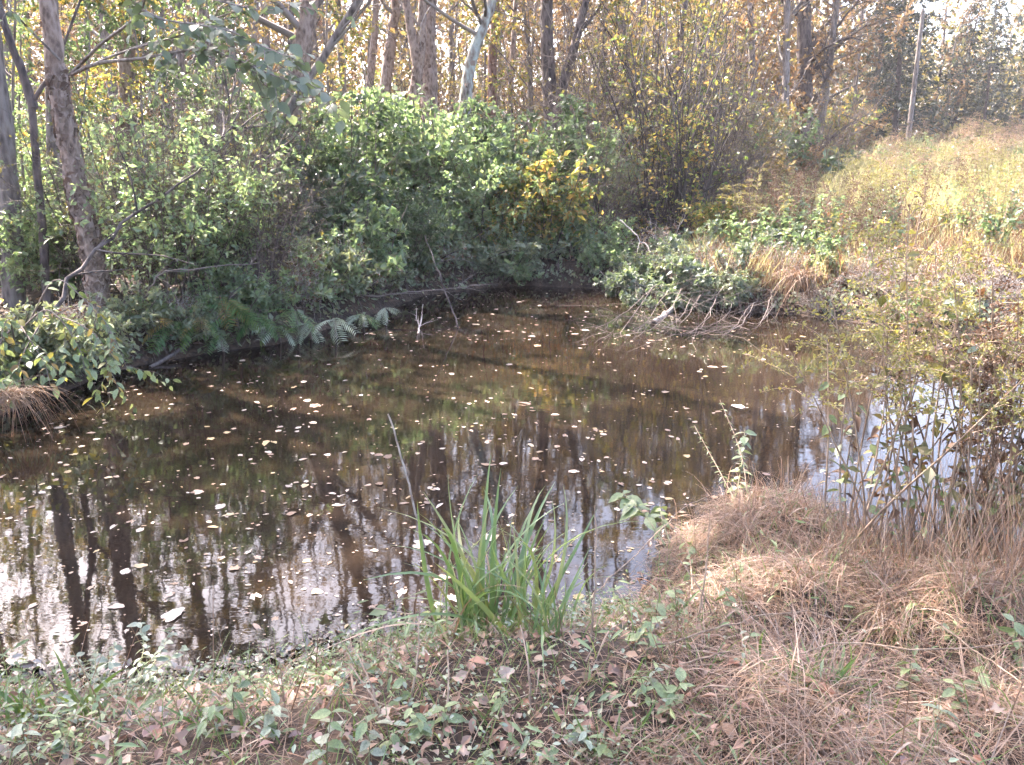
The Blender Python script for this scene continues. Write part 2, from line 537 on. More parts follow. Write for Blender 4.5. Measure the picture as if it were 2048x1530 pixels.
def G(x, y):
    return np.array([x, y, float(gz(np.array([x]), np.array([y]))[0])])

# ------------------------------------------------------------------ plant generators
def foliage(mb, r, P, D, size, tmpl, mat=0, flat=0.6, var=.3):
    n = len(P)
    if n == 0:
        return
    P, D = np.asarray(P), np.asarray(D)
    dd = norm(D + r.standard_normal((n, 3)) * .7 + np.array([0, 0, -.25]))
    nn = norm(np.array([0, 0, 1.0]) * flat + r.standard_normal((n, 3)) * .55)
    scatter(mb, tmpl, P, dd, nn, size * np.clip(1 + r.standard_normal(n) * var, .4, 1.8), mat)


def shrub_meshes(name, seed, height, spread, stems, leafsize, leafm, twigm, leaves_per=14, sub=7, tmpl=None, arch=-.02, bare=0.0, subsub=3, stem_r=.012, leaf_from=.25, tight=1.0):
    """returns (stem mesh, foliage mesh) of a many-stemmed shrub, base at origin"""
    r = np.random.default_rng(seed)
    st, lf = MB(), MB()
    P, D = [], []
    for s in range(stems):
        a = r.uniform(0, 2 * math.pi)
        lean = r.uniform(.05, 1) * spread / height
        d = norm([math.cos(a) * lean, math.sin(a) * lean, 1])
        L = height * r.uniform(.6, 1.08) * math.sqrt(1 + lean * lean * .5)
        base = np.array([math.cos(a), math.sin(a), 0]) * r.uniform(0, .16) * spread + [0, 0, -.08]
        c = curve(r, base, d, L, 6, .10, arch)
        tube(st, c, np.linspace(stem_r * r.uniform(.7, 1.3), stem_r * .25, 7), 4)
        for k in range(sub):
            t = r.uniform(leaf_from, 1)
            p = c[int(t * 5)] * (1 - (t * 5 % 1)) + c[int(t * 5) + 1] * (t * 5 % 1)
            dd = norm(d * .5 + r.standard_normal(3) * [.9, .9, .5] + [0, 0, .25])
            l2 = height * r.uniform(.14, .34) * (1.1 - .5 * t) * tight
            c2 = curve(r, p, dd, l2, 4, .16, -.02)
            tube(st, c2, np.linspace(stem_r * .45, stem_r * .14, 5), 3)
            tw = [c2]
            for q in range(subsub):
                p3 = c2[r.integers(1, 5)]
                c3 = curve(r, p3, norm(dd + r.standard_normal(3) * .8), l2 * .5, 2, .15, -.03)
                tube(st, c3, np.linspace(stem_r * .2, stem_r * .1, 3), 3)
                tw.append(c3)
            if r.uniform() < bare:
                continue
            for c3 in tw:
                n = max(1, int(leaves_per * r.uniform(.5, 1.4) / (1 + subsub)))
                u = r.uniform(.1, 1, n) * (len(c3) - 1.001)
                kk = u.astype(int)
                pp = c3[kk] + (c3[kk + 1] - c3[kk]) * (u - kk)[:, None]
                P.append(pp); D.append(np.repeat((c3[-1] - c3[0])[None], n, 0) / max(l2, .05) + r.standard_normal((n, 3)) * .6)
    ms = st.mesh(name + '_stems', twigm)
    ml = None
    if P:
        foliage(lf, r, np.concatenate(P), np.concatenate(D), leafsize, tmpl or DIAMOND)
        ml = lf.mesh(name + '_foliage', leafm, False)
    return ms, ml


def plant_shrub(kind, label, x, y, rz, s, group, name='shrub', z=None, cat='shrub'):
    ms, ml = kind
    p = G(x, y)
    t = thing(name, label, cat, (x, y, p[2] if z is None else z), rz, group, s)
    link('stems', ms, t)
    if ml is not None:
        link('foliage', ml, t)
    return t


SH = {}
SH['green'] = shrub_meshes('green_shrub', 1, 2.6, 1.5, 16, .085, M['lf_green'], M['twig'], 40, 10)
SH['green2'] = shrub_meshes('green_shrub_b', 2, 2.4, 1.6, 16, .09, M['lf_light'], M['twig'], 40, 10)
SH['mixed'] = shrub_meshes('turning_shrub', 3, 2.0, 1.3, 14, .10, M['lf_mixed'], M['twig'], 26, 9, OVAL4)
SH['blue'] = shrub_meshes('blue_green_shrub', 4, 1.1, 1.4, 12, .11, M['lf_bluegreen'], M['twig_pale'], 20, 7, OVAL4, arch=-.10)
SH['glare'] = shrub_meshes('small_leaf_shrub', 5, 3.2, 1.8, 18, .075, M['lf_light'], M['twig'], 34, 10)
SH['twiggy'] = shrub_meshes('twiggy_shrub', 6, 3.4, 1.2, 26, .06, M['lf_olive'], M['twig'], 5, 12, arch=-.01, bare=.5, stem_r=.010, leaf_from=.1)
SH['thicket'] = shrub_meshes('vine_thicket', 7, 4.8, 1.2, 20, .085, M['lf_mixed'], M['limb_dark'], 16, 7, arch=-.005, bare=.3, stem_r=.020, leaf_from=.08, tight=.9, subsub=2)
SH['low'] = shrub_meshes('low_shrub', 8, .9, .9, 14, .075, M['lf_light'], M['twig'], 24, 7, OVAL4, arch=-.14)
SH['low2'] = shrub_meshes('pale_low_shrub', 18, .95, 1.0, 14, .085, M['lf_palegreen'], M['twig'], 20, 7, OVAL4, arch=-.15)
SH['brown'] = shrub_meshes('dead_shrub', 9, 1.0, .8, 22, .05, M['lf_brown'], M['twig_pale'], 4, 9, arch=-.12, bare=.5, stem_r=.007)
SH['yellow'] = shrub_meshes('yellow_shrub', 10, 2.2, 1.3, 13, .10, M['lf_yellow'], M['twig'], 30, 8)
SH['orange'] = shrub_meshes('orange_shrub', 12, 2.4, 1.4, 13, .10, M['lf_orange'], M['twig'], 30, 8)


def trunk_mesh(name, path, r0, r1, mat, sides=12, n=40, wob=.05, seed=0):
    r = np.random.default_rng(seed)
    c = spline(path, n)
    t = np.linspace(0, 1, n)
    c = c + np.stack([np.cumsum(r.standard_normal(n)), np.cumsum(r.standard_normal(n)), 0 * t], 1) * r0 * .05
    rad = r0 + (r1 - r0) * t
    rad[0] *= 1.35; rad[1] *= 1.1
    m = MB()
    tube(m, c, rad, sides, 0, wob, r)
    return c, rad, m


def limbs(r, c, rad, start, count, length, spread=1.0, tips=None, st=None, depth=3, lean_up=.35, fine=True):
    n = len(c)
    for k in range(count):
        t = start + (1 - start) * (k + r.uniform(0, 1)) / count
        q = min(int(t * (n - 1)), n - 2)
        a = r.uniform(0, 2 * math.pi)
        d = norm([math.cos(a) * spread, math.sin(a) * spread, lean_up + r.uniform(0, .7)])
        L = length * r.uniform(.6, 1.2) * (1.25 - .75 * (t - start) / (1 - start + 1e-6))
        c1 = curve(r, c[q], d, L, 6, .14, .03)
        r1 = rad[q] * .42
        tube(st, c1, np.linspace(r1, r1 * .18, 7), 5)
        for s in range(6):
            p = c1[r.integers(1, 7)]
            d2 = norm(d + r.standard_normal(3) * .75)
            c2 = curve(r, p, d2, L * r.uniform(.25, .5), 4, .2, -.01)
            tube(st, c2, np.linspace(r1 * .3, r1 * .08, 5), 3)
            tips.append(c2)
            for s2 in range(depth):
                c3 = curve(r, c2[r.integers(1, 5)], norm(d2 + r.standard_normal(3) * .9), L * r.uniform(.12, .24), 3, .2, -.03)
                if fine:
                    tube(st, c3, np.linspace(r1 * .12, r1 * .05, 4), 3)
                tips.append(c3)


def leaf_tips(r, tips, per):
    P, D = [], []
    for c in tips:
        n = r.poisson(per)
        if n == 0:
            continue
        u = r.uniform(.15, 1, n) * (len(c) - 1.001)
        k = u.astype(int)
        P.append(c[k] + (c[k + 1] - c[k]) * (u - k)[:, None])
        D.append(np.repeat(norm(c[-1] - c[0])[None], n, 0))
    return (np.concatenate(P), np.concatenate(D)) if P else (np.zeros((0, 3)), np.zeros((0, 3)))


def forest_tree(name, seed, height, r0, bark, leafm, start=.35, nl=16, length=3.2, per=4, leaf=.13, side=10, spread=1.0, fine=False):
    r = np.random.default_rng(seed)
    path = [(0, 0, -.3), (r.normal(0, .15), r.normal(0, .15), height * .35), (r.normal(0, .35), r.normal(0, .35), height * .7), (r.normal(0, .5), r.normal(0, .5), height)]
    c, rad, m = trunk_mesh(name, path, r0, r0 * .15, bark, side, 24, .05, seed)
    st, tips = MB(), []
    limbs(r, c, rad, start, nl, length, spread, tips, st, fine=fine)
    P, D = leaf_tips(r, tips, per)
    lf = MB()
    foliage(lf, r, P, D, leaf, DIAMOND)
    return m.mesh(name + '_trunk', bark), st.mesh(name + '_limbs', M['limb_grey']), (lf.mesh(name + '_crown', leafm, False) if len(P) else None)


def place_tree(kind, label, x, y, rz, s, group, name='forest_tree', zs=None):
    p = G(x, y)
    t = thing(name, label, 'tree', p, rz, group, (s, s, s * (zs or 1)))
    t.rotation_euler = (float(np.sin(x * 7.1)) * .07, float(np.sin(y * 5.3 + x)) * .07, rz)
    link('trunk', kind[0], t)
    link('limbs', kind[1], t)
    if kind[2] is not None:
        link('crown', kind[2], t)
    return t


def conifer(name, seed, height, r0, base=.06, leafm='lf_dark'):
    r = np.random.default_rng(seed)
    m = MB()
    tube(m, spline([(0, 0, -.3), (r.normal(0, .1), 0, height * .5), (0, r.normal(0, .1), height)], 14), np.linspace(r0, .02, 14), 8, 0, .05, r)
    st, lf = MB(), MB()
    P, D = [], []
    for k in range(150):
        t = base + (1 - base) * (k / 150) ** .9
        a = k * 2.4 + r.normal(0, .3)
        L = height * .2 * (1 - t) ** .8 * r.uniform(.6, 1.25) + .25
        c = curve(r, (0, 0, height * t), (math.cos(a), math.sin(a), .05), L, 5, .08, -.04)
        tube(st, c, np.linspace(.03, .006, 6), 3)
        n = int(40 * L / 2)
        for q in range(n):
            u = r.uniform(.15, 1) * 4.99
            kk = int(u)
            P.append(c[kk] + (c[kk + 1] - c[kk]) * (u - kk) + r.normal(0, .1, 3))
            D.append(c[-1] - c[0] + r.normal(0, .6, 3))
    foliage(lf, r, np.array(P), norm(np.array(D)), .30, (DIAMOND[0] * [.55, 1, 1], DIAMOND[1]), 0, .5)
    return m.mesh(name + '_trunk', M['bark_dark']), st.mesh(name + '_limbs', M['limb_dark']), lf.mesh(name + '_crown', M[leafm], False)


FT = {
    'yellow': forest_tree('yellow_tree', 21, 15, .17, M['bark_grey'], M['lf_yellow'], .06, 30, 2.6, 6.5, .19),
    'orange': forest_tree('orange_tree', 22, 14, .16, M['bark_grey'], M['lf_orange'], .06, 30, 2.6, 6.5, .19),
    'olive': forest_tree('olive_tree', 23, 15, .16, M['bark_dark'], M['lf_olive'], .05, 26, 2.4, 4.5, .16),
    'bare': forest_tree('bare_tree', 24, 16, .15, M['bark_grey'], M['lf_orange'], .22, 22, 2.4, 1.2, .14, fine=True),
    'sapling': forest_tree('leafy_sapling', 31, 7, .03, M['bark_grey'], M['lf_green'], .08, 26, 1.0, 4, .085),
    'sapling2': forest_tree('turning_sapling', 32, 7.5, .03, M['bark_grey'], M['lf_mixed'], .08, 26, 1.0, 4, .085),
    'sapling3': forest_tree('yellow_sapling', 33, 8, .035, M['bark_grey'], M['lf_yellow'], .12, 26, 1.1, 3.2, .085),
    'mixed': forest_tree('mixed_tree', 25, 13, .15, M['bark_grey'], M['lf_mixed'], .05, 26, 2.4, 4.0, .16),
    'tall': forest_tree('tall_tree', 28, 16, .16, M['bark_grey'], M['lf_olive'], .42, 26, 3.0, 7.5, .19),
    'tall2': forest_tree('tall_tree_b', 29, 15, .15, M['bark_grey'], M['lf_yellow'], .40, 26, 3.0, 7.0, .19),
    'pine': conifer('pine_tree', 26, 15, .2),
    'pine2': conifer('pine_tree_b', 27, 13, .18, .02),
}
# ------------------------------------------------------------------ deep forest behind the pond
rr = np.random.default_rng(5)


def px_xy(px, depth):
    p = at_depth(px, 325, depth)
    return p[0], p[1]


def forest_row(depth0, depth1, px0, px1, n, kinds, label, group, s0=.85, s1=1.2, name='forest_tree', zs=None):
    for k in range(n):
        px = px0 + (px1 - px0) * (k + rr.uniform(.1, .9)) / n
        dep = rr.uniform(depth0, depth1)
        x, y = px_xy(px, dep)
        kd = kinds[rr.integers(len(kinds))]
        lab = label if isinstance(label, str) else label[kd]
        place_tree(FT[kd], lab, x, y, rr.uniform(0, 6.28), rr.uniform(s0, s1), group + ' ' + kd, name if not kd.startswith('pine') else 'pine_tree', zs)


LB = {'yellow': 'yellow tree deep in the wood', 'orange': 'orange tree deep in the wood',
      'olive': 'olive tree deep in the wood', 'bare': 'nearly bare tree deep in the wood',
      'mixed': 'half turned tree deep in the wood'}
forest_row(26, 32, -500, 850, 12, ['bare', 'bare', 'olive', 'yellow', 'mixed'], LB, 'trees deep in the wood', .45, .62)
forest_row(26, 32, 860, 1380, 7, ['bare', 'bare', 'olive', 'orange', 'mixed'], LB, 'trees deep in the wood', .5, .65)
forest_row(24, 36, -300, 700, 10, ['bare'], LB, 'trees deep in the wood', 1.05, 1.25)
forest_row(34, 42, -700, 800, 12, ['orange', 'yellow', 'bare', 'mixed'], LB, 'trees deep in the wood', .9, 1.2)
forest_row(34, 42, 820, 1420, 6, ['orange', 'yellow', 'mixed'], LB, 'trees deep in the wood', .55, .7)
forest_row(46, 52, -400, 1450, 8, ['yellow', 'orange', 'olive'], LB, 'trees deep in the wood', 1.0, 1.35)
LS = {'sapling': 'slender green leaved sapling', 'sapling2': 'slender sapling with turning leaves', 'sapling3': 'slender yellow leaved sapling'}
forest_row(11.5, 15, -200, 560, 10, ['sapling', 'sapling', 'sapling2'], LS, 'saplings in the wood', .6, .95, 'leafy_sapling')
forest_row(17, 22, -150, 700, 9, ['sapling', 'sapling2', 'sapling3'], LS, 'saplings in the wood', .7, 1.0, 'leafy_sapling')
forest_row(23, 28, 680, 1150, 9, ['sapling3', 'sapling2'], LS, 'saplings in the wood', .8, 1.1, 'leafy_sapling')
forest_row(18.5, 26, 1150, 1420, 8, ['sapling3', 'sapling2', 'sapling3'], LS, 'saplings in the wood', .8, 1.1, 'leafy_sapling')
LE = {'yellow': 'yellow autumn tree on the field edge', 'orange': 'orange autumn tree on the field edge',
      'mixed': 'green and yellow tree on the field edge', 'bare': 'almost leafless tree on the field edge'}
forest_row(30, 44, 1400, 1660, 8, ['orange', 'yellow', 'orange', 'bare', 'mixed'], LE, 'trees on the field edge', .8, 1.05)
LP = {'yellow': 'pale yellow tree beyond the field', 'orange': 'pale orange tree beyond the field',
      'mixed': 'greenish autumn tree beyond the field', 'pine': 'dark conifer beyond the field', 'pine2': 'short dark conifer beyond the field',
      'bare': 'grey leafless tree beyond the field', 'olive': 'olive coloured tree beyond the field'}
for px, dep, kd, s in ((1700, 52, 'orange', 1.0), (1735, 54, 'pine', 1.0), (1785, 52, 'pine2', 1.1), (1760, 66, 'yellow', 1.0), (1850, 64, 'olive', .95), (1880, 60, 'orange', .75), (1895, 60, 'pine', .7),
                       (1930, 76, 'yellow', .85), (1960, 58, 'pine', .7), (1990, 70, 'yellow', .85), (2035, 64, 'pine2', .75), (2060, 70, 'yellow', .85), (2120, 66, 'mixed', .8), (2200, 60, 'olive', .6), (2300, 58, 'yellow', .6)):
    x, y = px_xy(px, dep)
    place_tree(FT[kd], LP[kd], x, y, rr.uniform(0, 6.28), s, 'trees beyond the field ' + kd, 'pine_tree' if kd.startswith('pine') else 'field_edge_tree')
LF = {'yellow': 'hazy yellow tree far beyond the field', 'orange': 'hazy orange tree far beyond the field', 'bare': 'hazy bare tree far beyond the field', 'pine': 'hazy conifer far beyond the field'}
forest_row(95, 125, 1650, 2350, 16, ['yellow', 'orange', 'yellow'], LF, 'far trees beyond the field', .9, 1.2)

# the far wood behind everything reads as one mass of leaves
fw = np.random.default_rng(19)
for mk, n, nm, lab in (('lf_brown', 60000, 'far_wood_brown', 'mass of brown twigs and leaves of the far wood'), ('lf_yellow', 46000, 'far_wood_yellow', 'mass of yellow leaves of the far wood'), ('lf_orange', 36000, 'far_wood_orange', 'mass of orange leaves of the far wood'), ('lf_olive', 30000, 'far_wood_olive', 'mass of olive green leaves of the far wood')):
    cs = np.column_stack([fw.uniform(-58, 22, 150), fw.uniform(40, 62, 150), -1 + 19 * fw.uniform(0, 1, 150) ** 1.15])
    k = fw.integers(0, 150, n)
    P = cs[k] + fw.normal(0, 1, (n, 3)) * [2.2, 2.2, 1.7]
    ok = (P[:, 0] < .33 * P[:, 1] + 1.5) & (P[:, 2] > .5)
    P = P[ok]
    mb = MB(); foliage(mb, fw, P, fw.normal(0, 1, P.shape), .34, DIAMOND)
    tag(link(nm, mb.mesh(nm, M[mk], False)), lab, 'woodland', None, 'stuff')
for mk, n, nm, lab in (('lf_yellow', 22000, 'field_wood_yellow', 'mass of yellow leaves beyond the field'), ('lf_olive', 18000, 'field_wood_olive', 'mass of olive leaves beyond the field'), ('lf_dark', 22000, 'field_wood_dark', 'mass of dark evergreen leaves beyond the field')):
    cs = np.column_stack([fw.uniform(20, 80, 70), fw.uniform(60, 80, 70), 2 + 11 * fw.uniform(0, 1, 70) ** 1.2])
    cs[:, 2] = np.where(cs[:, 0] > .47 * cs[:, 1], 2 + (cs[:, 2] - 2) * .85, cs[:, 2])
    k = fw.integers(0, 70, n)
    P = cs[k] + fw.normal(0, 1, (n, 3)) * [2.4, 2.2, 2.0]
    P = P[P[:, 2] > 2]
    mb = MB(); foliage(mb, fw, P, fw.normal(0, 1, P.shape), .42, DIAMOND)
    tag(link(nm, mb.mesh(nm, M[mk], False)), lab, 'woodland', None, 'stuff')
for x, y, kd, s, lab in ((-7.4, 9.6, 'tall', .95, 'olive crowned tree just outside the left edge'), (-9.6, 12.0, 'tall2', 1.0, 'yellow crowned tree left of the picture'), (-8.8, 7.6, 'tall2', .9, 'yellow crowned tree on the left shore'),
                         (-12.2, 10.6, 'tall', 1.05, 'olive crowned tree left of the pond'), (-6.3, 11.6, 'tall2', .85, 'yellow crowned tree behind the forked sapling'), (-4.95, 6.7, 'tall', 1.12, 'unseen olive crowned tree added for shade on the left shore beside the yellow one'), (-7.6, 4.4, 'tall', .9, 'olive crowned tree on the near left shore')):  # olive tree beside the yellow one added out of view to shade near bank
    place_tree(FT[kd], lab, x, y, rr.uniform(0, 6.28), s, 'tall crowned trees on the left bank', 'woodland_tree')

# understorey shrubs in the wood
US = {'glare': 'tall small leaved light green shrub in the wood', 'green': 'green leafy shrub in the wood', 'green2': 'light green leafy shrub in the wood',
      'twiggy': 'thin twiggy shrub with few leaves', 'yellow': 'yellowing shrub among the far trunks', 'orange': 'orange brown shrub among the far trunks', 'mixed': 'green and yellow shrub among the far trunks'}


def shrub_row(d0, d1, px0, px1, n, kinds, s0, s1):
    for k in range(n):
        px = px0 + (px1 - px0) * (k + rr.uniform(0, 1)) / n
        dep = rr.uniform(d0, d1)
        x, y = px_xy(px, dep)
        if pond_sd(x, y) < .5:
            continue
        kd = kinds[rr.integers(len(kinds))]
        plant_shrub(SH[kd], US[kd], x, y, rr.uniform(0, 6.28), rr.uniform(s0, s1), 'understorey shrubs ' + kd, 'understorey_shrub')


shrub_row(20, 26, -250, 1300, 28, ['green', 'yellow', 'mixed', 'glare', 'orange'], .7, 1.0)
shrub_row(26, 34, -250, 1380, 30, ['yellow', 'orange', 'mixed', 'yellow'], 1.0, 1.6)
shrub_row(14, 19, -300, 620, 18, ['glare', 'glare', 'green2', 'twiggy'], .8, 1.1)
shrub_row(12.6, 15.5, 400, 680, 7, ['glare', 'twiggy', 'twiggy', 'mixed'], .9, 1.2)
shrub_row(10.0, 13.5, -350, 560, 20, ['glare', 'twiggy', 'twiggy', 'green2'], .6, .9)
shrub_row(24, 28, 680, 1150, 6, ['twiggy'], 1.3, 1.9)
shrub_row(18.5, 24, 1150, 1420, 5, ['twiggy'], 1.4, 2.1)
shrub_row(26, 44, 1430, 1720, 12, ['orange', 'yellow', 'mixed', 'twiggy'], .8, 1.2)

# the green mass across the pond, one shrub at a time
for px, dep, kd, s, lab in (
    (610, 13.6, 'green', .80, 'dark green shrub above the ferns on the far bank'),
    (700, 14.6, 'green', .95, 'dense green shrub right of the leaning birch pair'),
    (540, 12.4, 'twiggy', .62, 'tangled twiggy shrub in shade above the ferns'),
    (430, 12.2, 'twiggy', .7, 'tangle of thin brown stems left of the leaning birch pair'),
    (770, 16.2, 'green2', 1.05, 'tall light green shrub below the twin birch trunks'),
    (850, 16.8, 'green2', 1.12, 'tallest light green shrub left of the lichen covered leaning trunk'),
    (930, 16.4, 'green2', .9, 'light green shrub at the foot of the lichen covered trunk'),
    (1000, 17.2, 'green', .95, 'green shrub right of the lichen covered trunk'),
    (1080, 17.6, 'green', 1.0, 'green shrub in front of the dark forked trunk'),
    (1150, 17.4, 'green2', .85, 'pale green shrub right of the dark forked trunk'),
    (960, 15.4, 'green2', .72, 'bright yellow green shrub leaning over the middle of the far shore'),
    (1085, 15.3, 'mixed', 1.0, 'sunlit shrub with green yellow and orange leaves on the far shore'),
    (1010, 15.0, 'mixed', .55, 'small turning shrub under the bright far shore bushes'),
    (880, 14.6, 'low', 1.25, 'low dark shrub hanging over the back corner of the pond'),
    (800, 13.4, 'green', .55, 'dark shrub overhanging the far left waterline'),
    (720, 12.5, 'low', 1.3, 'low green shrub above the waterline right of the ferns'),
    (640, 11.6, 'low', 1.05, 'low leafy shrub directly above the pale ferns'),
    (1160, 15.4, 'low', 1.1, 'low shrub with pale hanging leaves at the back of the pond'),
    (1210, 16.0, 'twiggy', .75, 'grey twiggy shrub right of the turning shrub'),
):
    x, y = px_xy(px, dep)
    plant_shrub(SH[kd], lab, x, y, rr.uniform(0, 6.28), s * (1.3 if kd.startswith('green') else 1.15), 'shrubs on the far bank', 'bank_shrub')
# twig and vine thickets right of centre
for px, dep, kd, s, lab in (
    (1235, 19.0, 'twiggy', 1.1, 'twiggy shrub behind the turning shrub'), (1310, 17.2, 'thicket', 1.05, 'tall grey vine thicket right of the dark forked trunk'),
    (1370, 16.6, 'thicket', .95, 'dense grey twig thicket left of the field'), (1425, 18.0, 'twiggy', 1.0, 'outermost twiggy shrub beside the field edge'),
    (1300, 22.0, 'thicket', 1.3, 'tall twig thicket deeper in the wood'), (1180, 23.0, 'thicket', 1.3, 'bare twig thicket behind the dark forked trunk'), (1400, 23.0, 'thicket', 1.35, 'tallest twig thicket at the edge of the wood'),
    (1470, 20.0, 'twiggy', 1.3, 'twiggy shrub hung with yellow green vine left of the field'), (1500, 24.0, 'yellow', 1.4, 'tall yellow green shrub on the left edge of the field'),
    (1545, 26.0, 'green', 1.15, 'dark green shrub at the left end of the bright field'), (1590, 27.0, 'blue', 1.9, 'blue green shrub beside the bright field clearing'),
    (1650, 34.0, 'mixed', 1.5, 'green and orange shrub on the far side of the clearing'), (1700, 38.0, 'orange', 1.3, 'rust coloured shrub left of the utility pole'),
    (1440, 15.6, 'mixed', .6, 'small yellowing shrub at the foot of the twig thicket'), (1490, 17.0, 'yellow', .6, 'low yellow shrub in front of the clearing'),
):
    x, y = px_xy(px, dep)
    plant_shrub(SH[kd], lab, x, y, rr.uniform(0, 6.28), s, 'thickets at the wood edge', 'thicket_shrub')
# right far bank: blue green leaves hanging over dead brush
for px, dep, kd, s, lab in (
    (1230, 14.9, 'low', 1.0, 'low pale leaved shrub at the right back corner of the pond'), (1290, 13.4, 'blue', .7, 'blue green shrub hanging over the dead brush'),
    (1370, 12.8, 'blue', .75, 'blue green leafy shrub above the white log'), (1440, 12.5, 'blue', .78, 'blue green shrub right of the dead brush'), (1380, 14.4, 'blue', .8, 'taller blue green shrub behind the overhanging ones'),
    (1300, 12.7, 'blue', .55, 'low blue green shrub drooping onto the dead brush'), (1400, 12.3, 'blue', .5, 'lowest blue green shrub hanging over the pale log'), (1250, 13.6, 'blue', .6, 'leftmost blue green shrub at the right back corner'), (1480, 12.1, 'blue', .5, 'small blue green shrub left of the mossy waterline'), (1510, 13.6, 'blue', .8, 'blue green shrub at the start of the weedy field'), (1560, 12.7, 'brown', .8, 'grey dead shrub above the mossy waterline'), (1620, 12.4, 'brown', .75, 'dead brown shrub beside the grass tussock'),
    (1490, 12.5, 'brown', .7, 'dead twig shrub between the brush and the mossy waterline'), (1330, 14.8, 'brown', 1.0, 'dead grey shrub behind the blue green leaves'),
    (1560, 14.5, 'low', 1.1, 'low leafy shrub behind the mossy waterline'), (1680, 12.6, 'low', .9, 'low green shrub right of the grass tussock'), (1640, 14.8, 'blue', .7, 'small blue green shrub in the brown weeds'),
    (1750, 12.0, 'brown', .8, 'brown dead shrub on the right far shore'), (1830, 11.6, 'brown', .9, 'grey dead shrub on the right far shore'), (1920, 11.2, 'brown', .8, 'rust brown shrub on the right far shore'), (2020, 11.0, 'brown', 1.0, 'dead shrub at the right end of the far shore'),
):
    x, y = px_xy(px, dep)
    plant_shrub(SH[kd], lab, x, y, rr.uniform(0, 6.28), s, 'shrubs on the right far bank', 'bank_shrub')

# ------------------------------------------------------------------ the trunks one can tell apart
FLK = []
for q in range(3):
    r_ = np.random.default_rng(60 + q)
    w, h = .016, .026
    V = []
    for a in range(4):
        for b_ in range(3):
            V.append(((a - 1.5) * w * (1 + .3 * r_.standard_normal()), (b_ - 1) * h, .003 + .005 * (a - 1.5) ** 2 * r_.uniform(.2, 1)))
    FLK.append((np.array(V), np.array([(a * 3 + b_, a * 3 + b_ + 1, (a + 1) * 3 + b_ + 1, (a + 1) * 3 + b_) for a in range(3) for b_ in range(2)])))


def lone_tree(label, pix, depth, wpx, bark, height=15, name='birch_tree', flakes=0, nl=14, per=1.0, leafm='lf_yellow', fork=None, start=.45, seed=0, dz=0.0, top=.35, length=2.6):
    r = np.random.default_rng(seed + 300)
    pts = [at_depth(px, py, depth + dz * k) for k, (px, py) in enumerate(pix)]
    base = G(pts[0][0], pts[0][1])
    if pts[0][2] > base[2] + .05:
        d0 = pts[1] - pts[0]
        pts.insert(0, pts[0] - d0 * ((pts[0][2] - base[2]) / max(d0[2], .1)) * .9)
    pts[0][2] = G(pts[0][0], pts[0][1])[2] - .15
    o = pts[0].copy(); o[2] += .15
    last = pts[-1] - pts[-2]
    d = norm(norm(last) * [.8, .8, 1] + [0, 0, .3])
    while pts[-1][2] < height * .6:
        pts.append(pts[-1] + d * 2.5 + r.normal(0, .12, 3) * [1, 1, 0])
        d = norm(d + [0, 0, .15])
    pts.append(pts[-1] + d * max(1.5, height - pts[-1][2]))
    P = np.array(pts) - o
    r0 = wpx / F_PX * depth / 2 * 1.02
    t = thing(name, label, 'tree', o, 0, None)
    c, rad, m = trunk_mesh(name, P, r0, r0 * top, bark, 16 if flakes else 10, 70 if flakes else 40, .06 if flakes else .05, seed)
    link('trunk', m.mesh(name + '_trunk', M[bark]), t)
    st, tips = MB(), []
    limbs(r, c, rad, start, nl, length, 1.0, tips, st)
    link('limbs', st.mesh(name + '_limbs', M['limb_dark' if bark == 'bark_dark' else 'limb_grey']), t)
    Q, D = leaf_tips(r, tips, per)
    if len(Q):
        lf = MB(); foliage(lf, r, Q, D, .11, DIAMOND)
        link('crown', lf.mesh(name + '_crown', M[leafm], False), t)
    if flakes:
        fm = MB()
        for q in range(3):
            n = flakes // 3
            u = r.uniform(0, .45, n) * (len(c) - 1.001)
            k = u.astype(int)
            ctr = c[k] + (c[k + 1] - c[k]) * (u - k)[:, None]
            a = r.uniform(0, 2 * math.pi, n)
            nr = norm(np.stack([np.cos(a), np.sin(a), r.normal(0, .15, n)], 1))
            sc_ = r.uniform(.5, 1.6, n) * min(1.3, r0 / .13)
            scatter(fm, FLK[q], ctr + nr * (rad[k] * .97)[:, None], norm(np.array([0, 0, 1.]) + r.normal(0, .3, (n, 3))), nr, sc_)
        tag(link('peeling_bark', fm.mesh(name + '_peeling_bark', M['flake'], False), t), kind='stuff')
    if fork:
        for k, fk in enumerate(fork):
            fp = np.array([at_depth(px, py, depth) for px, py in fk[:-1]]) - o
            fp = np.vstack([fp, fp[-1] + norm(norm(fp[-1] - fp[-2]) + [0, 0, .4]) * fk[-1][1]])
            fm = MB()
            tube(fm, spline(fp, 24), np.linspace(fk[-1][0], fk[-1][0] * .4, 24), 9, 0, .05, r)
            link('trunk_fork', fm.mesh(name + '_fork', M[bark]), t)
    return t, o


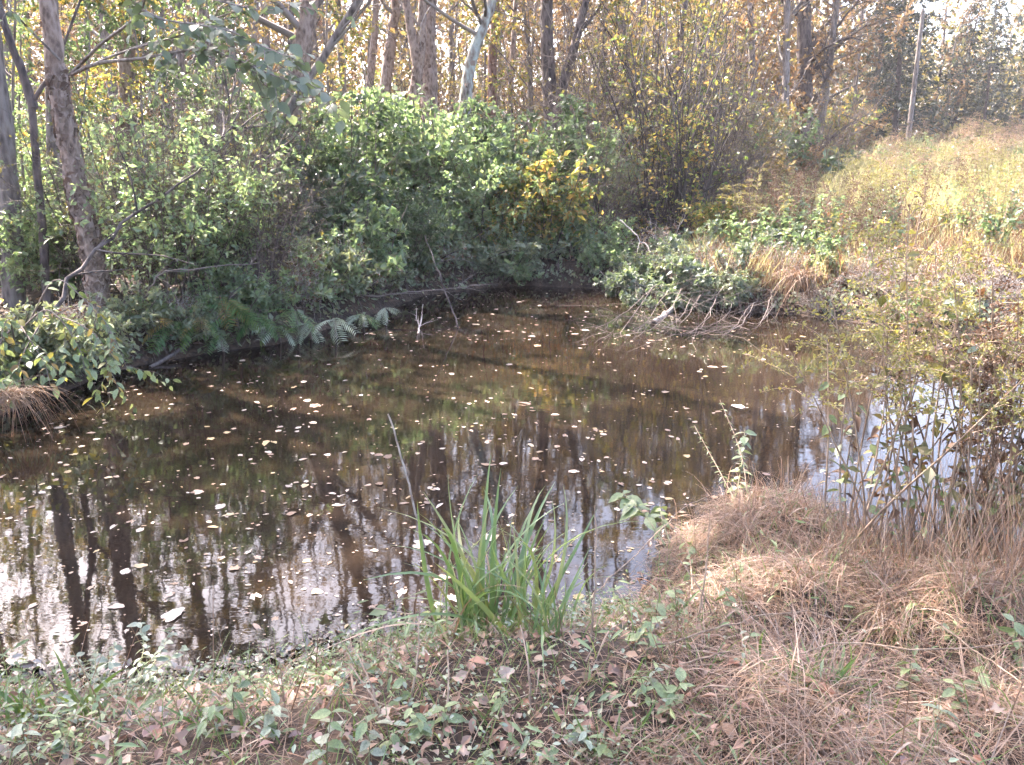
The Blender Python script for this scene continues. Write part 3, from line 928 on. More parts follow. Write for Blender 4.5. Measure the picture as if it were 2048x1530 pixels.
near, near_o = lone_tree('near river birch with peeling pinkish bark on the left bank', [(195, 610), (178, 480), (152, 380), (125, 200), (105, 80), (85, -80), (60, -260)], 9.4, 46, 'birch', 14, 'birch_tree', 900, 16, 7, 'lf_yellow', seed=1, start=.8)
lone_tree('dark trunk cut by the left edge of the picture', [(28, 560), (20, 420), (6, 280), (-14, 120), (-40, -60)], 10.6, 46, 'bark_grey', 14, 'woodland_tree', 0, 16, 7, 'lf_olive', seed=2, start=.75)
lone_tree('thin forked dark sapling between the left edge and the near birch', [(92, 560), (82, 420), (64, 205), (58, 190)], 10.2, 19, 'bark_dark', 8, 'sapling', 0, 5, .8, 'lf_light', fork=[[(66, 215), (40, 130), (8, 40), (.055, 3)], [(64, 205), (90, 165), (112, 130), (.03, 1.2)]], seed=3, start=.75)
lone_tree('crooked grey birch just right of the near birch', [(222, 430), (232, 350), (252, 260), (262, 150), (255, 0), (258, -150)], 14, 44, 'birch', 15, 'birch_tree', 300, 14, 1.5, seed=4)
lone_tree('thick leaning birch of the pair left of centre', [(565, 420), (575, 330), (592, 220), (614, 120), (640, 0), (668, -120)], 15, 50, 'birch', 15, 'birch_tree', 180, seed=5)
lone_tree('slender birch leaning far right across its thicker partner', [(470, 450), (530, 300), (590, 195), (650, 100), (712, 0), (780, -110)], 14.4, 21, 'bark_grey', 11, 'birch_tree', 0, 8, 1.0, seed=6)
lone_tree('thin pale trunk leftmost in the row behind the light green shrubs', [(735, 230), (748, 90), (755, 0), (760, -120)], 23, 17, 'birch', 16, 'birch_tree', 0, seed=7)
lone_tree('pale birch second in the row behind the light green shrubs', [(766, 230), (776, 130), (788, 60), (796, 0), (810, -130)], 21, 25, 'birch', 16, 'birch_tree', 80, seed=8)
lone_tree('forked birch with a dark left arm behind the light green shrubs', [(824, 240), (832, 150), (840, 80), (846, 0), (850, -120)], 20, 25, 'birch', 15, 'birch_tree', 80, fork=[[(834, 130), (822, 60), (812, 0), (800, -60), (.12, 6)]], seed=9)
lone_tree('straight thick birch right of the forked birch', [(860, 230), (862, 120), (866, 40), (872, -60), (876, -160)], 21, 36, 'birch', 17, 'birch_tree', 120, seed=10)
lone_tree('grey green lichen covered trunk leaning right at centre', [(920, 290), (926, 220), (938, 150), (960, 75), (985, 0), (1010, -90)], 18, 29, 'bark_lichen', 14, 'birch_tree', 60, seed=11)
lone_tree('straight reddish trunk right of the lichen covered one', [(982, 250), (985, 120), (990, 0), (992, -120)], 24, 21, 'bark_red', 17, 'woodland_tree', seed=12)
lone_tree('thin pale trunk left of the dark forked pair', [(1018, 230), (1024, 100), (1030, 0), (1034, -120)], 26, 12, 'birch', 15, 'woodland_tree', seed=13)
lone_tree('very thin grey trunk near the centre of the wood', [(1062, 230), (1056, 100), (1046, 0), (1040, -120)], 24, 9, 'bark_grey', 13, 'woodland_tree', seed=14)
lone_tree('dark upright trunk of the forked pair', [(1104, 240), (1098, 160), (1092, 60), (1088, -40), (1086, -160)], 22, 31, 'bark_dark', 17, 'woodland_tree', seed=15)
lone_tree('dark slanting trunk of the forked pair', [(1112, 240), (1128, 160), (1148, 90), (1172, 0), (1196, -90)], 21.7, 23, 'bark_dark', 14, 'woodland_tree', seed=16)
for k, (x0, x1, dep, w, lab) in enumerate((
    (1206, 1214, 27, 13, 'thin grey trunk first right of the dark forked pair'), (1240, 1256, 30, 15, 'thin grey trunk second right of the dark forked pair'), (1292, 1286, 26, 11, 'slim trunk inside the grey vine thicket'),
    (1345, 1372, 25, 12, 'slim slanting trunk at the right of the vine thicket'), (1398, 1404, 30, 15, 'slim upright trunk where the wood meets the field'), (690, 676, 24, 16, 'thin trunk behind the leaning birch pair'),
    (580, 584, 26, 16, 'thin dark trunk left of the thick leaning birch'), (440, 446, 23, 13, 'thin brown trunk in the sunlit understorey'), (388, 402, 27, 17, 'brown trunk right of the crooked grey birch'),
    (330, 322, 22, 11, 'thin straight pole trunk behind the leafy birch branch'), (180, 172, 19, 10, 'very thin stem close beside the near birch'), (905, 902, 30, 14, 'narrow trunk in the gap left of the lichen covered tree'),
    (1140, 1136, 31, 14, 'narrow trunk seen between the arms of the dark pair'), (500, 512, 31, 15, 'far thin trunk in the middle of the left wood'), (60, 52, 20, 12, 'thin trunk behind the forked sapling'))):
    lone_tree(lab, [(x0, 260), ((x0 + x1) / 2, 120), (x1, 0), (x1 + (x1 - x0) * .6, -120)], dep, w, 'bark_grey' if k % 3 else 'bark_dark', 14, 'woodland_tree', seed=40 + k, nl=9, per=1.5)
lone_tree('dark vine choked tree on the field edge', [(1606, 300), (1608, 150), (1604, 0), (1606, -100)], 33, 40, 'bark_dark', 14, 'woodland_tree', seed=70, nl=20, per=3, leafm='lf_orange', start=.1)

# leafy branches of the near birch reaching over the bank: every leaf its own
LEAFS = {}
for nm, tm, mk in (('birch', blade_leaf(5, .78, .08, .18, .38, .05), 'lf_bluegreen'), ('oval', blade_leaf(5, .55, .12, .2, .42), 'lf_near'), ('ovalm', blade_leaf(5, .55, .12, .2, .42), 'lf_mixed'),
                   ('green', blade_leaf(6, .5, .14, .25, .4, .05), 'lf_near'), ('dgreen', blade_leaf(5, .5, .14, .25, .4), 'lf_near'), ('bgreen', blade_leaf(5, .5, .14, .25, .4), 'lf_nearpale'),
                   ('brown', blade_leaf(5, .42, .4, .5, .4), 'lf_brown'), ('yellow', blade_leaf(5, .42, .2, .3, .4), 'lf_yellow'), ('vine', lobed_leaf(3, .25, .3, 16, 3), 'vine_leaf'), ('narrow', blade_leaf(6, .26, .2, .3, .35), 'lf_light')):
    mb = MB(); mb.add(*tm); LEAFS[nm] = mb.mesh('leaf_' + nm, M[mk], True)


def put_leaf(kind, p, d, n, s, parent, name='leaf'):
    m3 = frames(np.array([d], float), np.array([n], float))[0]
    o = bpy.data.objects.new(name, LEAFS[kind])
    COL.objects.link(o)
    o.parent = parent
    o.rotation_euler = Matrix(m3.tolist()).to_euler()
    o.location = p
    o.scale = (s, s, s)
    return o


def leafy_branch(path, rad, owner, o, r, kind, size, gap, twigs=3, droop=-.4, mat='bark_grey', start=.2, name='branch'):
    c = spline(np.array(path) - o, 22)
    mb = MB(); tube(mb, c, np.linspace(rad, rad * .2, 22), 6, 0, .05, r)
    lines = [c[int(22 * start):]]
    for k in range(twigs):
        q = r.integers(int(22 * start), 21)
        L = r.uniform(.25, .7)
        c2 = curve(r, c[q], norm((c[q + 1] - c[q]) / np.linalg.norm(c[q + 1] - c[q]) + r.normal(0, .6, 3)), L, 6, .14, -.03)
        tube(mb, c2, np.linspace(rad * .3, rad * .12, 7), 4)
        lines.append(c2)
    b = link(name, mb.mesh(name, M[mat]), owner)
    for ln in lines:
        seg = np.linalg.norm(np.diff(ln, axis=0), axis=1).sum()
        n = max(2, int(seg / gap))
        for k in range(n):
            u = (k + r.uniform(.2, .8)) / n * (len(ln) - 1.001)
            i0 = int(u)
            p = ln[i0] + (ln[i0 + 1] - ln[i0]) * (u - i0)
            t = norm(ln[i0 + 1] - ln[i0])
            side = norm(np.cross(t, [0, 0, 1])) * (1 if k % 2 else -1)
            d = norm(t * .4 + side * .8 + r.normal(0, .3, 3) + [0, 0, droop])
            nn = norm(np.array([0, 0, 1]) + r.normal(0, .45, 3))
            put_leaf(kind if isinstance(kind, str) else kind[r.integers(len(kind))], p, d, nn, size * r.uniform(.65, 1.25), b)
    return b


rb = np.random.default_rng(90)
PX = lambda L, d0, d1: [at_depth(px, py, d0 + (d1 - d0) * k / (len(L) - 1)) for k, (px, py) in enumerate(L)]
leafy_branch(PX([(140, 150), (200, 90), (260, 45), (285, 15), (300, -60)], 9.3, 7.5), .022, near, near_o, rb, 'birch', .11, .13, 4, start=.45)
for dp in (0, .5):
    leafy_branch(PX([(140, 150), (230, 110), (330, 80), (420, 60 + 90 * dp), (520, 90 + 120 * dp), (610, 130 + 150 * dp)], 9.3, 6.6 + dp), .013, near, near_o, rb, 'birch', .11, .075, 9, start=.35)
leafy_branch(PX([(140, 150), (200, 126), (290, 116), (400, 98), (470, 118), (545, 150), (600, 165)], 9.3, 6.8), .02, near, near_o, rb, 'birch', .11, .085, 11, start=.4)
leafy_branch(PX([(285, 20), (330, 40), (400, 50), (480, 70), (560, 130), (640, 180)], 7.9, 6.8), .012, near, near_o, rb, 'birch', .105, .085, 9, start=.1)
leafy_branch(PX([(240, -60), (330, -20), (430, 0), (520, 20), (600, 10)], 8.2, 7.0), .012, near, near_o, rb, 'birch', .105, .10, 8, start=.1)
leafy_branch(PX([(120, 120), (60, 60), (20, 20), (-40, -10)], 9.3, 8.6), .014, near, near_o, rb, ['oval', 'birch'], .10, .12, 5, start=.3)

# utility pole and wires beyond the field
pb = at_depth(1822, 228, 45.0); pt = at_depth(1846, 22, 45.0)
gp = G(pb[0], pb[1])
pole = thing('utility_pole', 'slim grey wooden utility pole standing in the weedy field', 'utility pole', gp)
mb = MB(); tube(mb, spline([(0, 0, -.5), (pt - gp) * .5, pt - gp], 14), np.linspace(.135, .095, 14), 12, 0, .015)
link('shaft', mb.mesh('pole_shaft', M['bark_grey']), pole)
mb = MB(); tube(mb, [pt - gp + [0, 0, -.02], pt - gp + [0, 0, .10]], [.105, .05], 12, cap=True)
link('cap', mb.mesh('pole_cap', M['bark_grey']), pole)
for dz in (.35, 1.3):
    mb = MB(); tube(mb, [pt - gp + [.11, -.02, -dz], pt - gp + [.24, -.03, -dz], pt - gp + [.26, -.03, -dz + .1]], [.02, .03, .03], 6, cap=True)
    link('insulator', mb.mesh('insulator', M['twig_pale']), pole)
for k, (a, b) in enumerate((((1850, 40), (1890, -20)), ((1850, 56), (1905, 20)))):
    p0 = at_depth(*a, 45); p1 = p0 + (at_depth(*b, 38) - p0) * 4
    L_ = [p0 * (1 - t) + p1 * t - np.array([0, 0, 1.2 * 4 * t * (1 - t) * .25]) for t in np.linspace(0, 1, 16)]
    mb = MB(); tube(mb, np.array(L_), .012, 5)
    tag(link('overhead_wire', mb.mesh('overhead_wire', M['bark_dark'])), ('upper' if k == 0 else 'lower') + ' thin wire running from the utility pole to the right', 'wire', 'wires on the pole')

# ------------------------------------------------------------------ the weedy field
fr = np.random.default_rng(33)
n = 46000
dep = 12.2 + (52 - 12.2) * fr.uniform(0, 1, n) ** 1.5
px = fr.uniform(1380, 2350, n)
x = (px - 1024) / F_PX * dep / CP * 1.0
keep = (x > .18 * dep + .3) & (pond_sd(x, dep) > .25)
x, yv = x[keep], dep[keep]
n = len(x)
a = fr.uniform(0, 6.28, n)
hgt = fr.uniform(.3, .8, n) * np.where(yv < 17, .8, 1.1)
B = np.stack([x, yv, gz(x, yv) - .02], 1)
Hd = np.stack([np.cos(a), np.sin(a)], 1)
brown = (yv < 17.5) & (fr.uniform(0, 1, n) < .6)
for sel, mk, nm, lab in ((~brown, 'field', 'field_grass', 'sunlit yellow green grass covering the rising field'), (brown, 'field_brown', 'dead_field_grass', 'brown dead grass along the right far bank')):
    mb = MB()
    ribbons(mb, B[sel], Hd[sel], hgt[sel] * .5, hgt[sel] * 1.3, hgt[sel] * .35, .006 + .0007 * yv[sel], 3)
    tag(link(nm, mb.mesh(nm, M[mk], False)), lab, 'grass', None, 'stuff')


def weed_meshes(name, seed, height, stems, stemm, plume, plumem, leafm, leaves=20, lsize=.07, spread=.25):
    r = np.random.default_rng(seed)
    st, lf, pl = MB(), MB(), MB()
    for s in range(stems):
        a = r.uniform(0, 6.28)
        c = curve(r, (r.normal(0, .05), r.normal(0, .05), -.03), (math.cos(a) * spread, math.sin(a) * spread, 1), height * r.uniform(.7, 1.1), 7, .05, -.01)
        tube(st, c, np.linspace(.006, .002, 8), 4)
        u = r.uniform(.35, .92, leaves) * 6.99
        k = u.astype(int)
        P = c[k] + (c[k + 1] - c[k]) * (u - k)[:, None]
        D = norm(r.normal(0, 1, (leaves, 3)) * [1, 1, .3] + [0, 0, .1])
        foliage(lf, r, P, D, lsize, OVAL4, 0, 1.0)
        if plume:
            for q in range(9):
                t = .72 + .28 * q / 9
                p = c[min(int(t * 7), 6)] + (c[7] - c[6]) * (t * 7 % 1 if t < 1 else 1)
                a2 = r.uniform(0, 6.28)
                c2 = curve(r, p, (math.cos(a2), math.sin(a2), .8), height * .17 * (1.3 - t) * 2.6 * plume, 5, .1, -.2)
                tube(st, c2, np.linspace(.002, .001, 6), 3)
                m = int(44 * plume)
                u = r.uniform(.1, 1, m) * 4.99
                k = u.astype(int)
                foliage(pl, r, c2[k] + (c2[k + 1] - c2[k]) * (u - k)[:, None] + r.normal(0, .006, (m, 3)), r.normal(0, .7, (m, 3)) + [0, 0, .8], .015, DIAMOND)
    return st.mesh(name + '_stems', stemm), lf.mesh(name + '_leaves', leafm, False), (pl.mesh(name + '_plume', plumem, False) if plume else None)


WD = {
    'gold': weed_meshes('goldenrod', 1, 1.3, 4, M['stem_dry'], 1.0, M['lf_gold'], M['lf_olive'], 7, .05),
    'gold2': weed_meshes('goldenrod_b', 2, 1.5, 3, M['stem_dry'], 1.2, M['lf_gold'], M['lf_olive'], 6, .05),
    'dead': weed_meshes('dead_weed', 3, 1.2, 6, M['stem_dry'], .5, M['lf_brown'], M['lf_brown'], 8, .05),
    'green': weed_meshes('green_weed', 4, .9, 7, M['stem_green'], 0, None, M['lf_light'], 34, .08),
    'pale': weed_meshes('seedhead_weed', 5, 1.4, 4, M['stem_dry'], 1.0, M['straw'], M['lf_olive'], 14, .06),
}
WL = {'gold': 'yellow flowering goldenrod', 'gold2': 'tall fading goldenrod', 'dead': 'dead brown weed stalks', 'green': 'leafy green weed', 'pale': 'pale seed headed weed'}


def weed(kd, label, x, y, s, rz, group, name='weed', tilt=(0, 0)):
    p = G(x, y)
    t = thing(name, label, 'weed', p, rz, group, s)
    t.rotation_euler = (tilt[0], tilt[1], rz)
    a, b, c = WD[kd]
    link('stem', a, t); tag(link('leaves', b, t), kind='stuff')
    if c is not None:
        tag(link('plume', c, t), kind='stuff')
    return t


wr = np.random.default_rng(44)
for k in range(320):
    dep = 13 + 34 * wr.uniform() ** 1.3
    px = wr.uniform(1480, 2150)
    x, y = px_xy(px, dep)
    if pond_sd(x, y) < .5 or (1520 < px < 1760 and dep > 20):
        continue
    kd = (['dead', 'dead', 'gold', 'green', 'green'] if dep < 20 else ['pale', 'green', 'pale', 'gold', 'green'])[wr.integers(5)]
    weed(kd, WL[kd] + ' in the rising field', x, y, wr.uniform(.8, 1.4), wr.uniform(0, 6.28), 'field weeds ' + kd, 'field_weed')
# ------------------------------------------------------------------ left bank: overhanging shrub, ferns, roots, sticks
lr = np.random.default_rng(71)
# overhanging shrub with separate leaves, left
p0 = G(-4.75, 7.2)
osh = thing('overhanging_shrub', 'yellow green shrub hanging over the water below the near birch', 'shrub', p0)
for L, d0, d1 in (([(60, 640), (110, 560), (170, 600), (215, 650), (235, 700)], 7.4, 6.9), ([(40, 660), (90, 620), (130, 650), (160, 700), (170, 745)], 7.3, 6.8), ([(30, 690), (20, 640), (5, 660), (0, 720)], 7.2, 6.7),
                  ([(90, 640), (170, 610), (230, 680), (255, 740)], 7.4, 6.9), ([(40, 650), (60, 680), (90, 730), (100, 770)], 7.2, 6.7), ([(20, 660), (-10, 700), (-30, 760)], 7.2, 6.6), ([(70, 630), (140, 640), (200, 680), (215, 740)], 7.3, 6.8), ([(80, 650), (50, 700), (30, 750)], 7.2, 6.8)):
    leafy_branch(PX(L, d0, d1), .008, osh, p0, lr, ['oval', 'oval', 'ovalm', 'green'], .085, .06, 5, -.5, 'twig', .15)
# straw coloured tussock trailing in the water below it
def tussock(label, x, y, z, n, L, mk, name='grass_tussock', w=.006, rise=.35, seed=0, sag=1.3, parts=60):
    r = np.random.default_rng(seed)
    t = thing(name, label, 'grass', (x, y, z))
    mb = MB()
    a = r.uniform(0, 6.28, n)
    Bq = np.stack([r.normal(0, .07, n), r.normal(0, .07, n), 0 * a], 1)
    l = L * r.uniform(.3, 1.3, n) * (1 + .35 * np.sin(a * 2 + seed))
    ribbons(mb, Bq, np.stack([np.cos(a), np.sin(a)], 1), l * r.uniform(.3, 1, n), l * rise * r.uniform(.8, 2.6, n), l * sag * r.uniform(.4, 1.2, n), np.full(n, w), 5)
    tag(link('blades', mb.mesh(name + '_blades', M[mk], False), t), kind='stuff')
    return t


tussock('dry root tussock trailing in the water at the left edge', -3.95, 6.35, .32, 260, .42, 'straw_dark', seed=1, w=.008)
tussock('dry grass tussock drooping over the right far waterline', 4.05, 11.75, .55, 320, .6, 'straw_dark', seed=2, w=.012)
# sticks and dead branches
def stick(name, label, pts, r0, r1, mk='twig', cat='stick', group=None, side=0, sub=.25, seed=0):
    r = np.random.default_rng(seed + 900)
    pts = np.array(pts)
    o = pts[0].copy()
    c = spline(pts - o, 16)
    c[1:-1] += r.normal(0, np.linalg.norm(c[-1]) * (.004 if r0 < .012 else .009), (14, 3))
    mb = MB(); tube(mb, c, np.linspace(r0, r1, 16), 7, 0, .06, r)
    t = thing(name, label, cat, o, 0, group) if side else None
    if t is None:
        return tag(link(name, mb.mesh(name, M[mk]), None, o), label, cat, group)
    link('main_stem', mb.mesh(name, M[mk]), t)
    for k in range(side):
        q = r.integers(3, 15)
        d = norm(norm(c[-1] - c[0]) + r.normal(0, .6, 3))
        m2 = MB(); c2 = curve(r, c[q], d, np.linalg.norm(c[-1]) * sub * r.uniform(.6, 1.4), 6, .12, -.02)
        tube(m2, c2, np.linspace(r0 * .5, r0 * .12, 7), 4)
        for s in range(2):
            tube(m2, curve(r, c2[r.integers(2, 6)], norm(d + r.normal(0, .7, 3)), np.linalg.norm(c[-1]) * sub * .4, 4, .15), np.linspace(r0 * .2, r0 * .08, 5), 3)
        link('side_twig', m2.mesh('side_twig', M[mk]), t)
    return t


stick('dead_stick', 'thin dark stick slanting into the back of the pond', [at_z(920, 664, -.05), at_depth(885, 567, 11.2), at_depth(850, 470, 11.6)], .011, .006, 'bark_dark', seed=1)
stick('dead_stick', 'forked pale twig standing in the water near the back left shore', [at_z(836, 668, 0), at_depth(842, 640, 10.9), at_depth(846, 608, 10.9)], .014, .006, 'twig_pale', side=3, sub=.5, seed=2)
stick('dead_branch', 'dark branch slanting down to the water under the fern bank', [at_z(300, 735, 0), at_depth(380, 680, 9.2), at_depth(440, 620, 9.5), at_depth(500, 560, 9.8)], .022, .010, 'bark_dark', side=5, seed=3)
stick('dead_branch', 'long dark bare branch crossing above the overhanging shrub', [at_depth(85, 655, 8.0), at_depth(160, 540, 8.4), at_depth(260, 430, 8.8), at_depth(400, 330, 9.4), at_depth(480, 220, 9.8)], .024, .008, 'bark_dark', side=9, seed=4)
stick('dead_branch', 'bare branch rising right from the fern bank', [at_depth(330, 540, 9.9), at_depth(420, 450, 10.2), at_depth(500, 350, 10.6), at_depth(560, 290, 11)], .02, .006, 'bark_dark', side=9, seed=5)
stick('dead_branch', 'bare branch arching above the ferns', [at_depth(285, 600, 9.2), at_depth(330, 545, 9.2), at_depth(420, 535, 9.4), at_depth(520, 525, 9.7)], .012, .005, 'twig', side=6, seed=6)
stick('dead_branch', 'dark stem leaning right in front of the leaning birch pair', [at_depth(310, 520, 10.8), at_depth(390, 380, 11), at_depth(440, 280, 11.2), at_depth(480, 170, 11.4)], .024, .006, 'bark_dark', side=10, seed=7)
stick('dead_branch', 'dead branch reaching from the far left shore to the back stick', [at_depth(690, 590, 11.8), at_depth(800, 588, 12), at_depth(880, 575, 12.2), at_depth(960, 572, 12.4)], .012, .005, 'twig', side=5, seed=8)
stick('dead_log', 'short pale log slanting out of the dead brush', [at_z(1306, 645, 0.02), at_depth(1335, 625, 11.9), at_depth(1362, 604, 12.1)], .036, .03, 'twig_pale', 'log', seed=9)
stick('dead_branch', 'thin bare branch slanting through the shrubs right of the turning shrub', [at_depth(1240, 440, 14.6), at_depth(1290, 490, 14.2), at_depth(1330, 540, 13.8)], .014, .008, 'twig_pale', side=4, seed=10)
# dead brush over the water on the right: each branch its own
BR = np.random.default_rng(15)
for k in range(13):
    bx, by = 1260 + 24 * k + BR.normal(0, 10), 655 + BR.normal(0, 8)
    a0 = at_depth(1300 + 22 * k, 575 + BR.normal(0, 14), 12.9)
    stick('brush_branch', 'bare grey branch in the dead brush', [a0, (a0 + at_z(bx, by, .02)) / 2 + [0, 0, .10 + BR.normal(0, .05)], at_z(bx - 30, by, .03), at_z(bx - 95 + BR.normal(0, 30), by + BR.normal(0, 12), .06)], .0065, .0025, 'twig', 'branch', 'dead brush at the far right waterline', side=9, sub=.45, seed=30 + k)


# ferns: each frond a part
def frond_mesh(seed, mk, n=11, L=1.0, wid=.27, arch=.45):
    r = np.random.default_rng(seed)
    mb = MB()
    t = np.linspace(0, 1, n + 3)
    c = np.stack([0 * t, L * t * (1 - .15 * t), arch * L * (t * .55 - t * t * .95)], 1)
    tube(mb, c, np.linspace(.009, .003, len(t)), 4)
    P, D, S = [], [], []
    for k in range(2, n + 3):
        w = wid * math.sin(math.pi * min(1, .22 + .78 * (1 - k / (n + 3)))) ** .8 * L
        for s in (-1, 1):
            P.append(c[k]); D.append((s, .45, -.15 + r.normal(0, .08))); S.append(w * r.uniform(.85, 1.1))
    scatter(mb, blade_leaf(4, .2, .1, .2, .3), P, D, np.tile([0, -.15, 1.0], (len(P), 1)), np.array(S))
    return mb.mesh('frond', M[mk], False)


FR = {k: frond_mesh(i, m) for i, (k, m) in enumerate((('pale', 'fern_pale'), ('green', 'fern_green'), ('brown', 'fern_brown')))}
for k, (px, py, dep, kinds, n, s, lab) in enumerate((
    (618, 640, 10.2, ['pale'], 4, .42, 'pale whitish fern drooping to the water, left of two'), (668, 632, 10.3, ['pale'], 5, .44, 'pale whitish fern drooping to the water, right of two'),
    (555, 645, 10.0, ['pale', 'green'], 5, .42, 'pale green fern left of the whitish ferns'), (470, 612, 9.75, ['green'], 6, .45, 'large green fern in the middle of the fern bank'),
    (400, 625, 9.5, ['green', 'brown'], 5, .42, 'green and brown fern at the left of the fern bank'), (440, 585, 9.8, ['brown', 'green'], 5, .4, 'yellow brown fern above the green ferns'),
    (515, 620, 9.9, ['green'], 5, .42, 'green fern right of the large green fern'), (770, 608, 11.4, ['pale'], 4, .36, 'pale fern hanging beside the forked twig'),
    (725, 620, 11.0, ['pale', 'green'], 4, .36, 'greyish fern right of the whitish pair'), (345, 635, 9.3, ['brown', 'green'], 4, .36, 'small browning fern near the slanting dark branch'),
    (590, 615, 10.2, ['green'], 5, .4, 'dark green fern above the whitish pair'), (440, 662, 9.5, ['pale', 'green'], 4, .34, 'small pale fern low on the bank'))):
    p = at_depth(px, py + 8, dep - .2)
    g = G(p[0], p[1])
    p[2] = max(g[2], p[2])
    t = thing('fern', lab, 'fern', p, 0, 'ferns on the far left bank')
    r = np.random.default_rng(k + 400)
    for q in range(n):
        a = math.pi + (q - (n - 1) / 2) * .5 + r.normal(0, .2)
        f = link('frond', FR[kinds[q % len(kinds)]], t, (0, 0, 0), (r.uniform(-.6, .35), r.normal(0, .3), a), (.95 if 'pale' in kinds else 1.1) * s * r.uniform(.7, 1.15))
    mb = MB(); tube(mb, [(0, .1, -.3), (0, .03, -.1), (0, 0, .01)], [.02, .016, .012], 5)
    link('crown_base', mb.mesh('fern_crown', M['twig']), t)

# roots and hanging dry leaves on the bank face
mb = MB()
for k in range(170):
    px = lr.uniform(230, 1300)
    q = POND[4:14]
    s = lr.integers(len(q) - 1)
    u = lr.uniform()
    b = q[s] * (1 - u) + q[s + 1] * u
    out = norm(np.array([b[0] + 0.2, b[1] - 7.0]))
    st = np.array([b[0], b[1], 0]) + np.array([out[0], out[1], 0]) * .18
    st[2] = lr.uniform(.2, .5)
    tube(mb, curve(lr, st, (-out[0] * .6, -out[1] * .6, -1), st[2] * 1.15, 5, .25, -.05), np.linspace(.005, .002, 6), 3)
tag(link('bank_roots', mb.mesh('bank_roots', M['twig'])), 'fine roots and dead stems hanging down the far bank face', 'roots', None, 'stuff')
# low leafy cover on the far bank face
n = 7000
Pq, Dq = [], []
q = POND[3:24]
for k in range(n):
    s = lr.integers(len(q) - 1); u = lr.uniform()
    b = q[s] * (1 - u) + q[s + 1] * u
    e = q[s + 1] - q[s]
    out = norm(np.array([-e[1], e[0]]))
    d = .02 + 1.5 * lr.uniform() ** 2
    x_, y_ = b + out * d
    Pq.append((x_, y_)); Dq.append((-out[0], -out[1], -.2))
Pq = np.array(Pq)
zz = gz(Pq[:, 0], Pq[:, 1])
ok = zz > .03
mb = MB(); foliage(mb, lr, np.column_stack([Pq, zz + lr.uniform(0, .2, n)])[ok], np.array(Dq)[ok], .085, OVAL4)
tag(link('bank_ground_cover', mb.mesh('bank_ground_cover', M['lf_palegreen'], False)), 'low leafy cover spilling over the far bank', 'ground cover', None, 'stuff')
# low shrubs along the water edge
ls = np.random.default_rng(23)
for k in range(58):
    s = ls.integers(3, 22) if k % 2 else ls.integers(4, 14); u = ls.uniform()
    b = POND[s] * (1 - u) + POND[s + 1] * u
    e = POND[s + 1] - POND[s]
    out = norm(np.array([-e[1], e[0]]))
    p = b + out * ls.uniform(.12, .5)
    left = p[0] < 1.2
    plant_shrub(SH[['low', 'low2', 'low2', 'brown'][ls.integers(4)]], 'low shrub spilling over the far waterline', p[0], p[1], ls.uniform(0, 6.28), ls.uniform(.5, 1.0) * (1.15 if p[1] > 11 and left else .8), 'low shrubs along the ' + ('left' if left else 'right') + ' far waterline', 'waterside_shrub')
# leaf litter on the forest floor
n = 9000
x_, y_ = lr.uniform(-14, 6, n), lr.uniform(7, 26, n)
ok = pond_sd(x_, y_) > .1
x_, y_ = x_[ok], y_[ok]
mb = MB(); m_ = len(x_)
scatter(mb, OVAL4, np.column_stack([x_, y_, gz(x_, y_) + .02]), lr.normal(0, 1, (m_, 3)) * [1, 1, .2], norm(lr.normal(0, .35, (m_, 3)) + [0, 0, 1]), lr.uniform(.06, .13, m_))
tag(link('forest_leaf_litter', mb.mesh('forest_leaf_litter', M['litter'], False)), 'fallen leaves on the woodland floor across the pond', 'leaf litter', None, 'stuff')

# ------------------------------------------------------------------ floating leaves
fl = np.random.default_rng(8)
LFM = []
for q in range(7):
    tm = lobed_leaf([3, 5, 2, 5, 0, 0, 3][q], [.2, .32, .1, .4, 0, 0, .15][q], .045, 18, q) if q not in (4, 5) else blade_leaf(5, [.42, .28][q - 4], .12, .1)
    mb = MB(); mb.add(*tm); LFM.append((mb.mesh('floating_leaf', M['floatleaf'], True), tm))
cl = fl.uniform(0, 1, (80, 2)) * [1400, 420] + [0, 700]
pts = []
while len(pts) < 950:
    t_ = fl.uniform()
    if t_ < .30:
        p_ = cl[fl.integers(len(cl))] + fl.normal(0, 1, 2) * [34, 9]
    elif t_ < .52:
        p_ = np.array([fl.uniform(640, 1400), fl.uniform(585, 690)])
    elif t_ < .60:
        p_ = np.array([fl.uniform(1250, 2000), fl.uniform(640, 720)])
    else:
        p_ = np.array([fl.uniform(-20, 1750), 680 + 600 * fl.uniform() ** 1.1])
    w_ = at_z(p_[0], p_[1], 0)
    if pond_sd(w_[0], w_[1]) < -.06:
        pts.append(w_)
pts = np.array(pts)
size = np.clip(fl.lognormal(-3.25, .48, len(pts)), .025, .15)
order = np.argsort(-size / np.hypot(pts[:, 0], pts[:, 1]))
FLAB = ['pale curled leaf floating on the pond', 'tan lobed leaf floating on the pond']
for k in order[:300]:
    q = fl.integers(7)
    p_ = pts[k]
    o = link('floating_leaf', LFM[q][0], None, (p_[0], p_[1], .003), (fl.normal(0, .035), fl.normal(0, .035), fl.uniform(0, 6.28)), size[k])
    tag(o, ['narrow', 'small', 'broad'][0 if q in (4, 5) else 2 if size[k] > .05 else 1] + ' pale leaf floating on the pond', 'leaf', 'leaves floating on the pond')
mb = MB()
rest = order[300:]
for q in range(7):
    s_ = rest[q::7]
    a_ = fl.uniform(0, 6.28, len(s_))
    scatter(mb, LFM[q][1], pts[s_] + [0, 0, .004], np.stack([np.cos(a_), np.sin(a_), 0 * a_], 1), norm(fl.normal(0, .06, (len(s_), 3)) + [0, 0, 1]), size[s_])
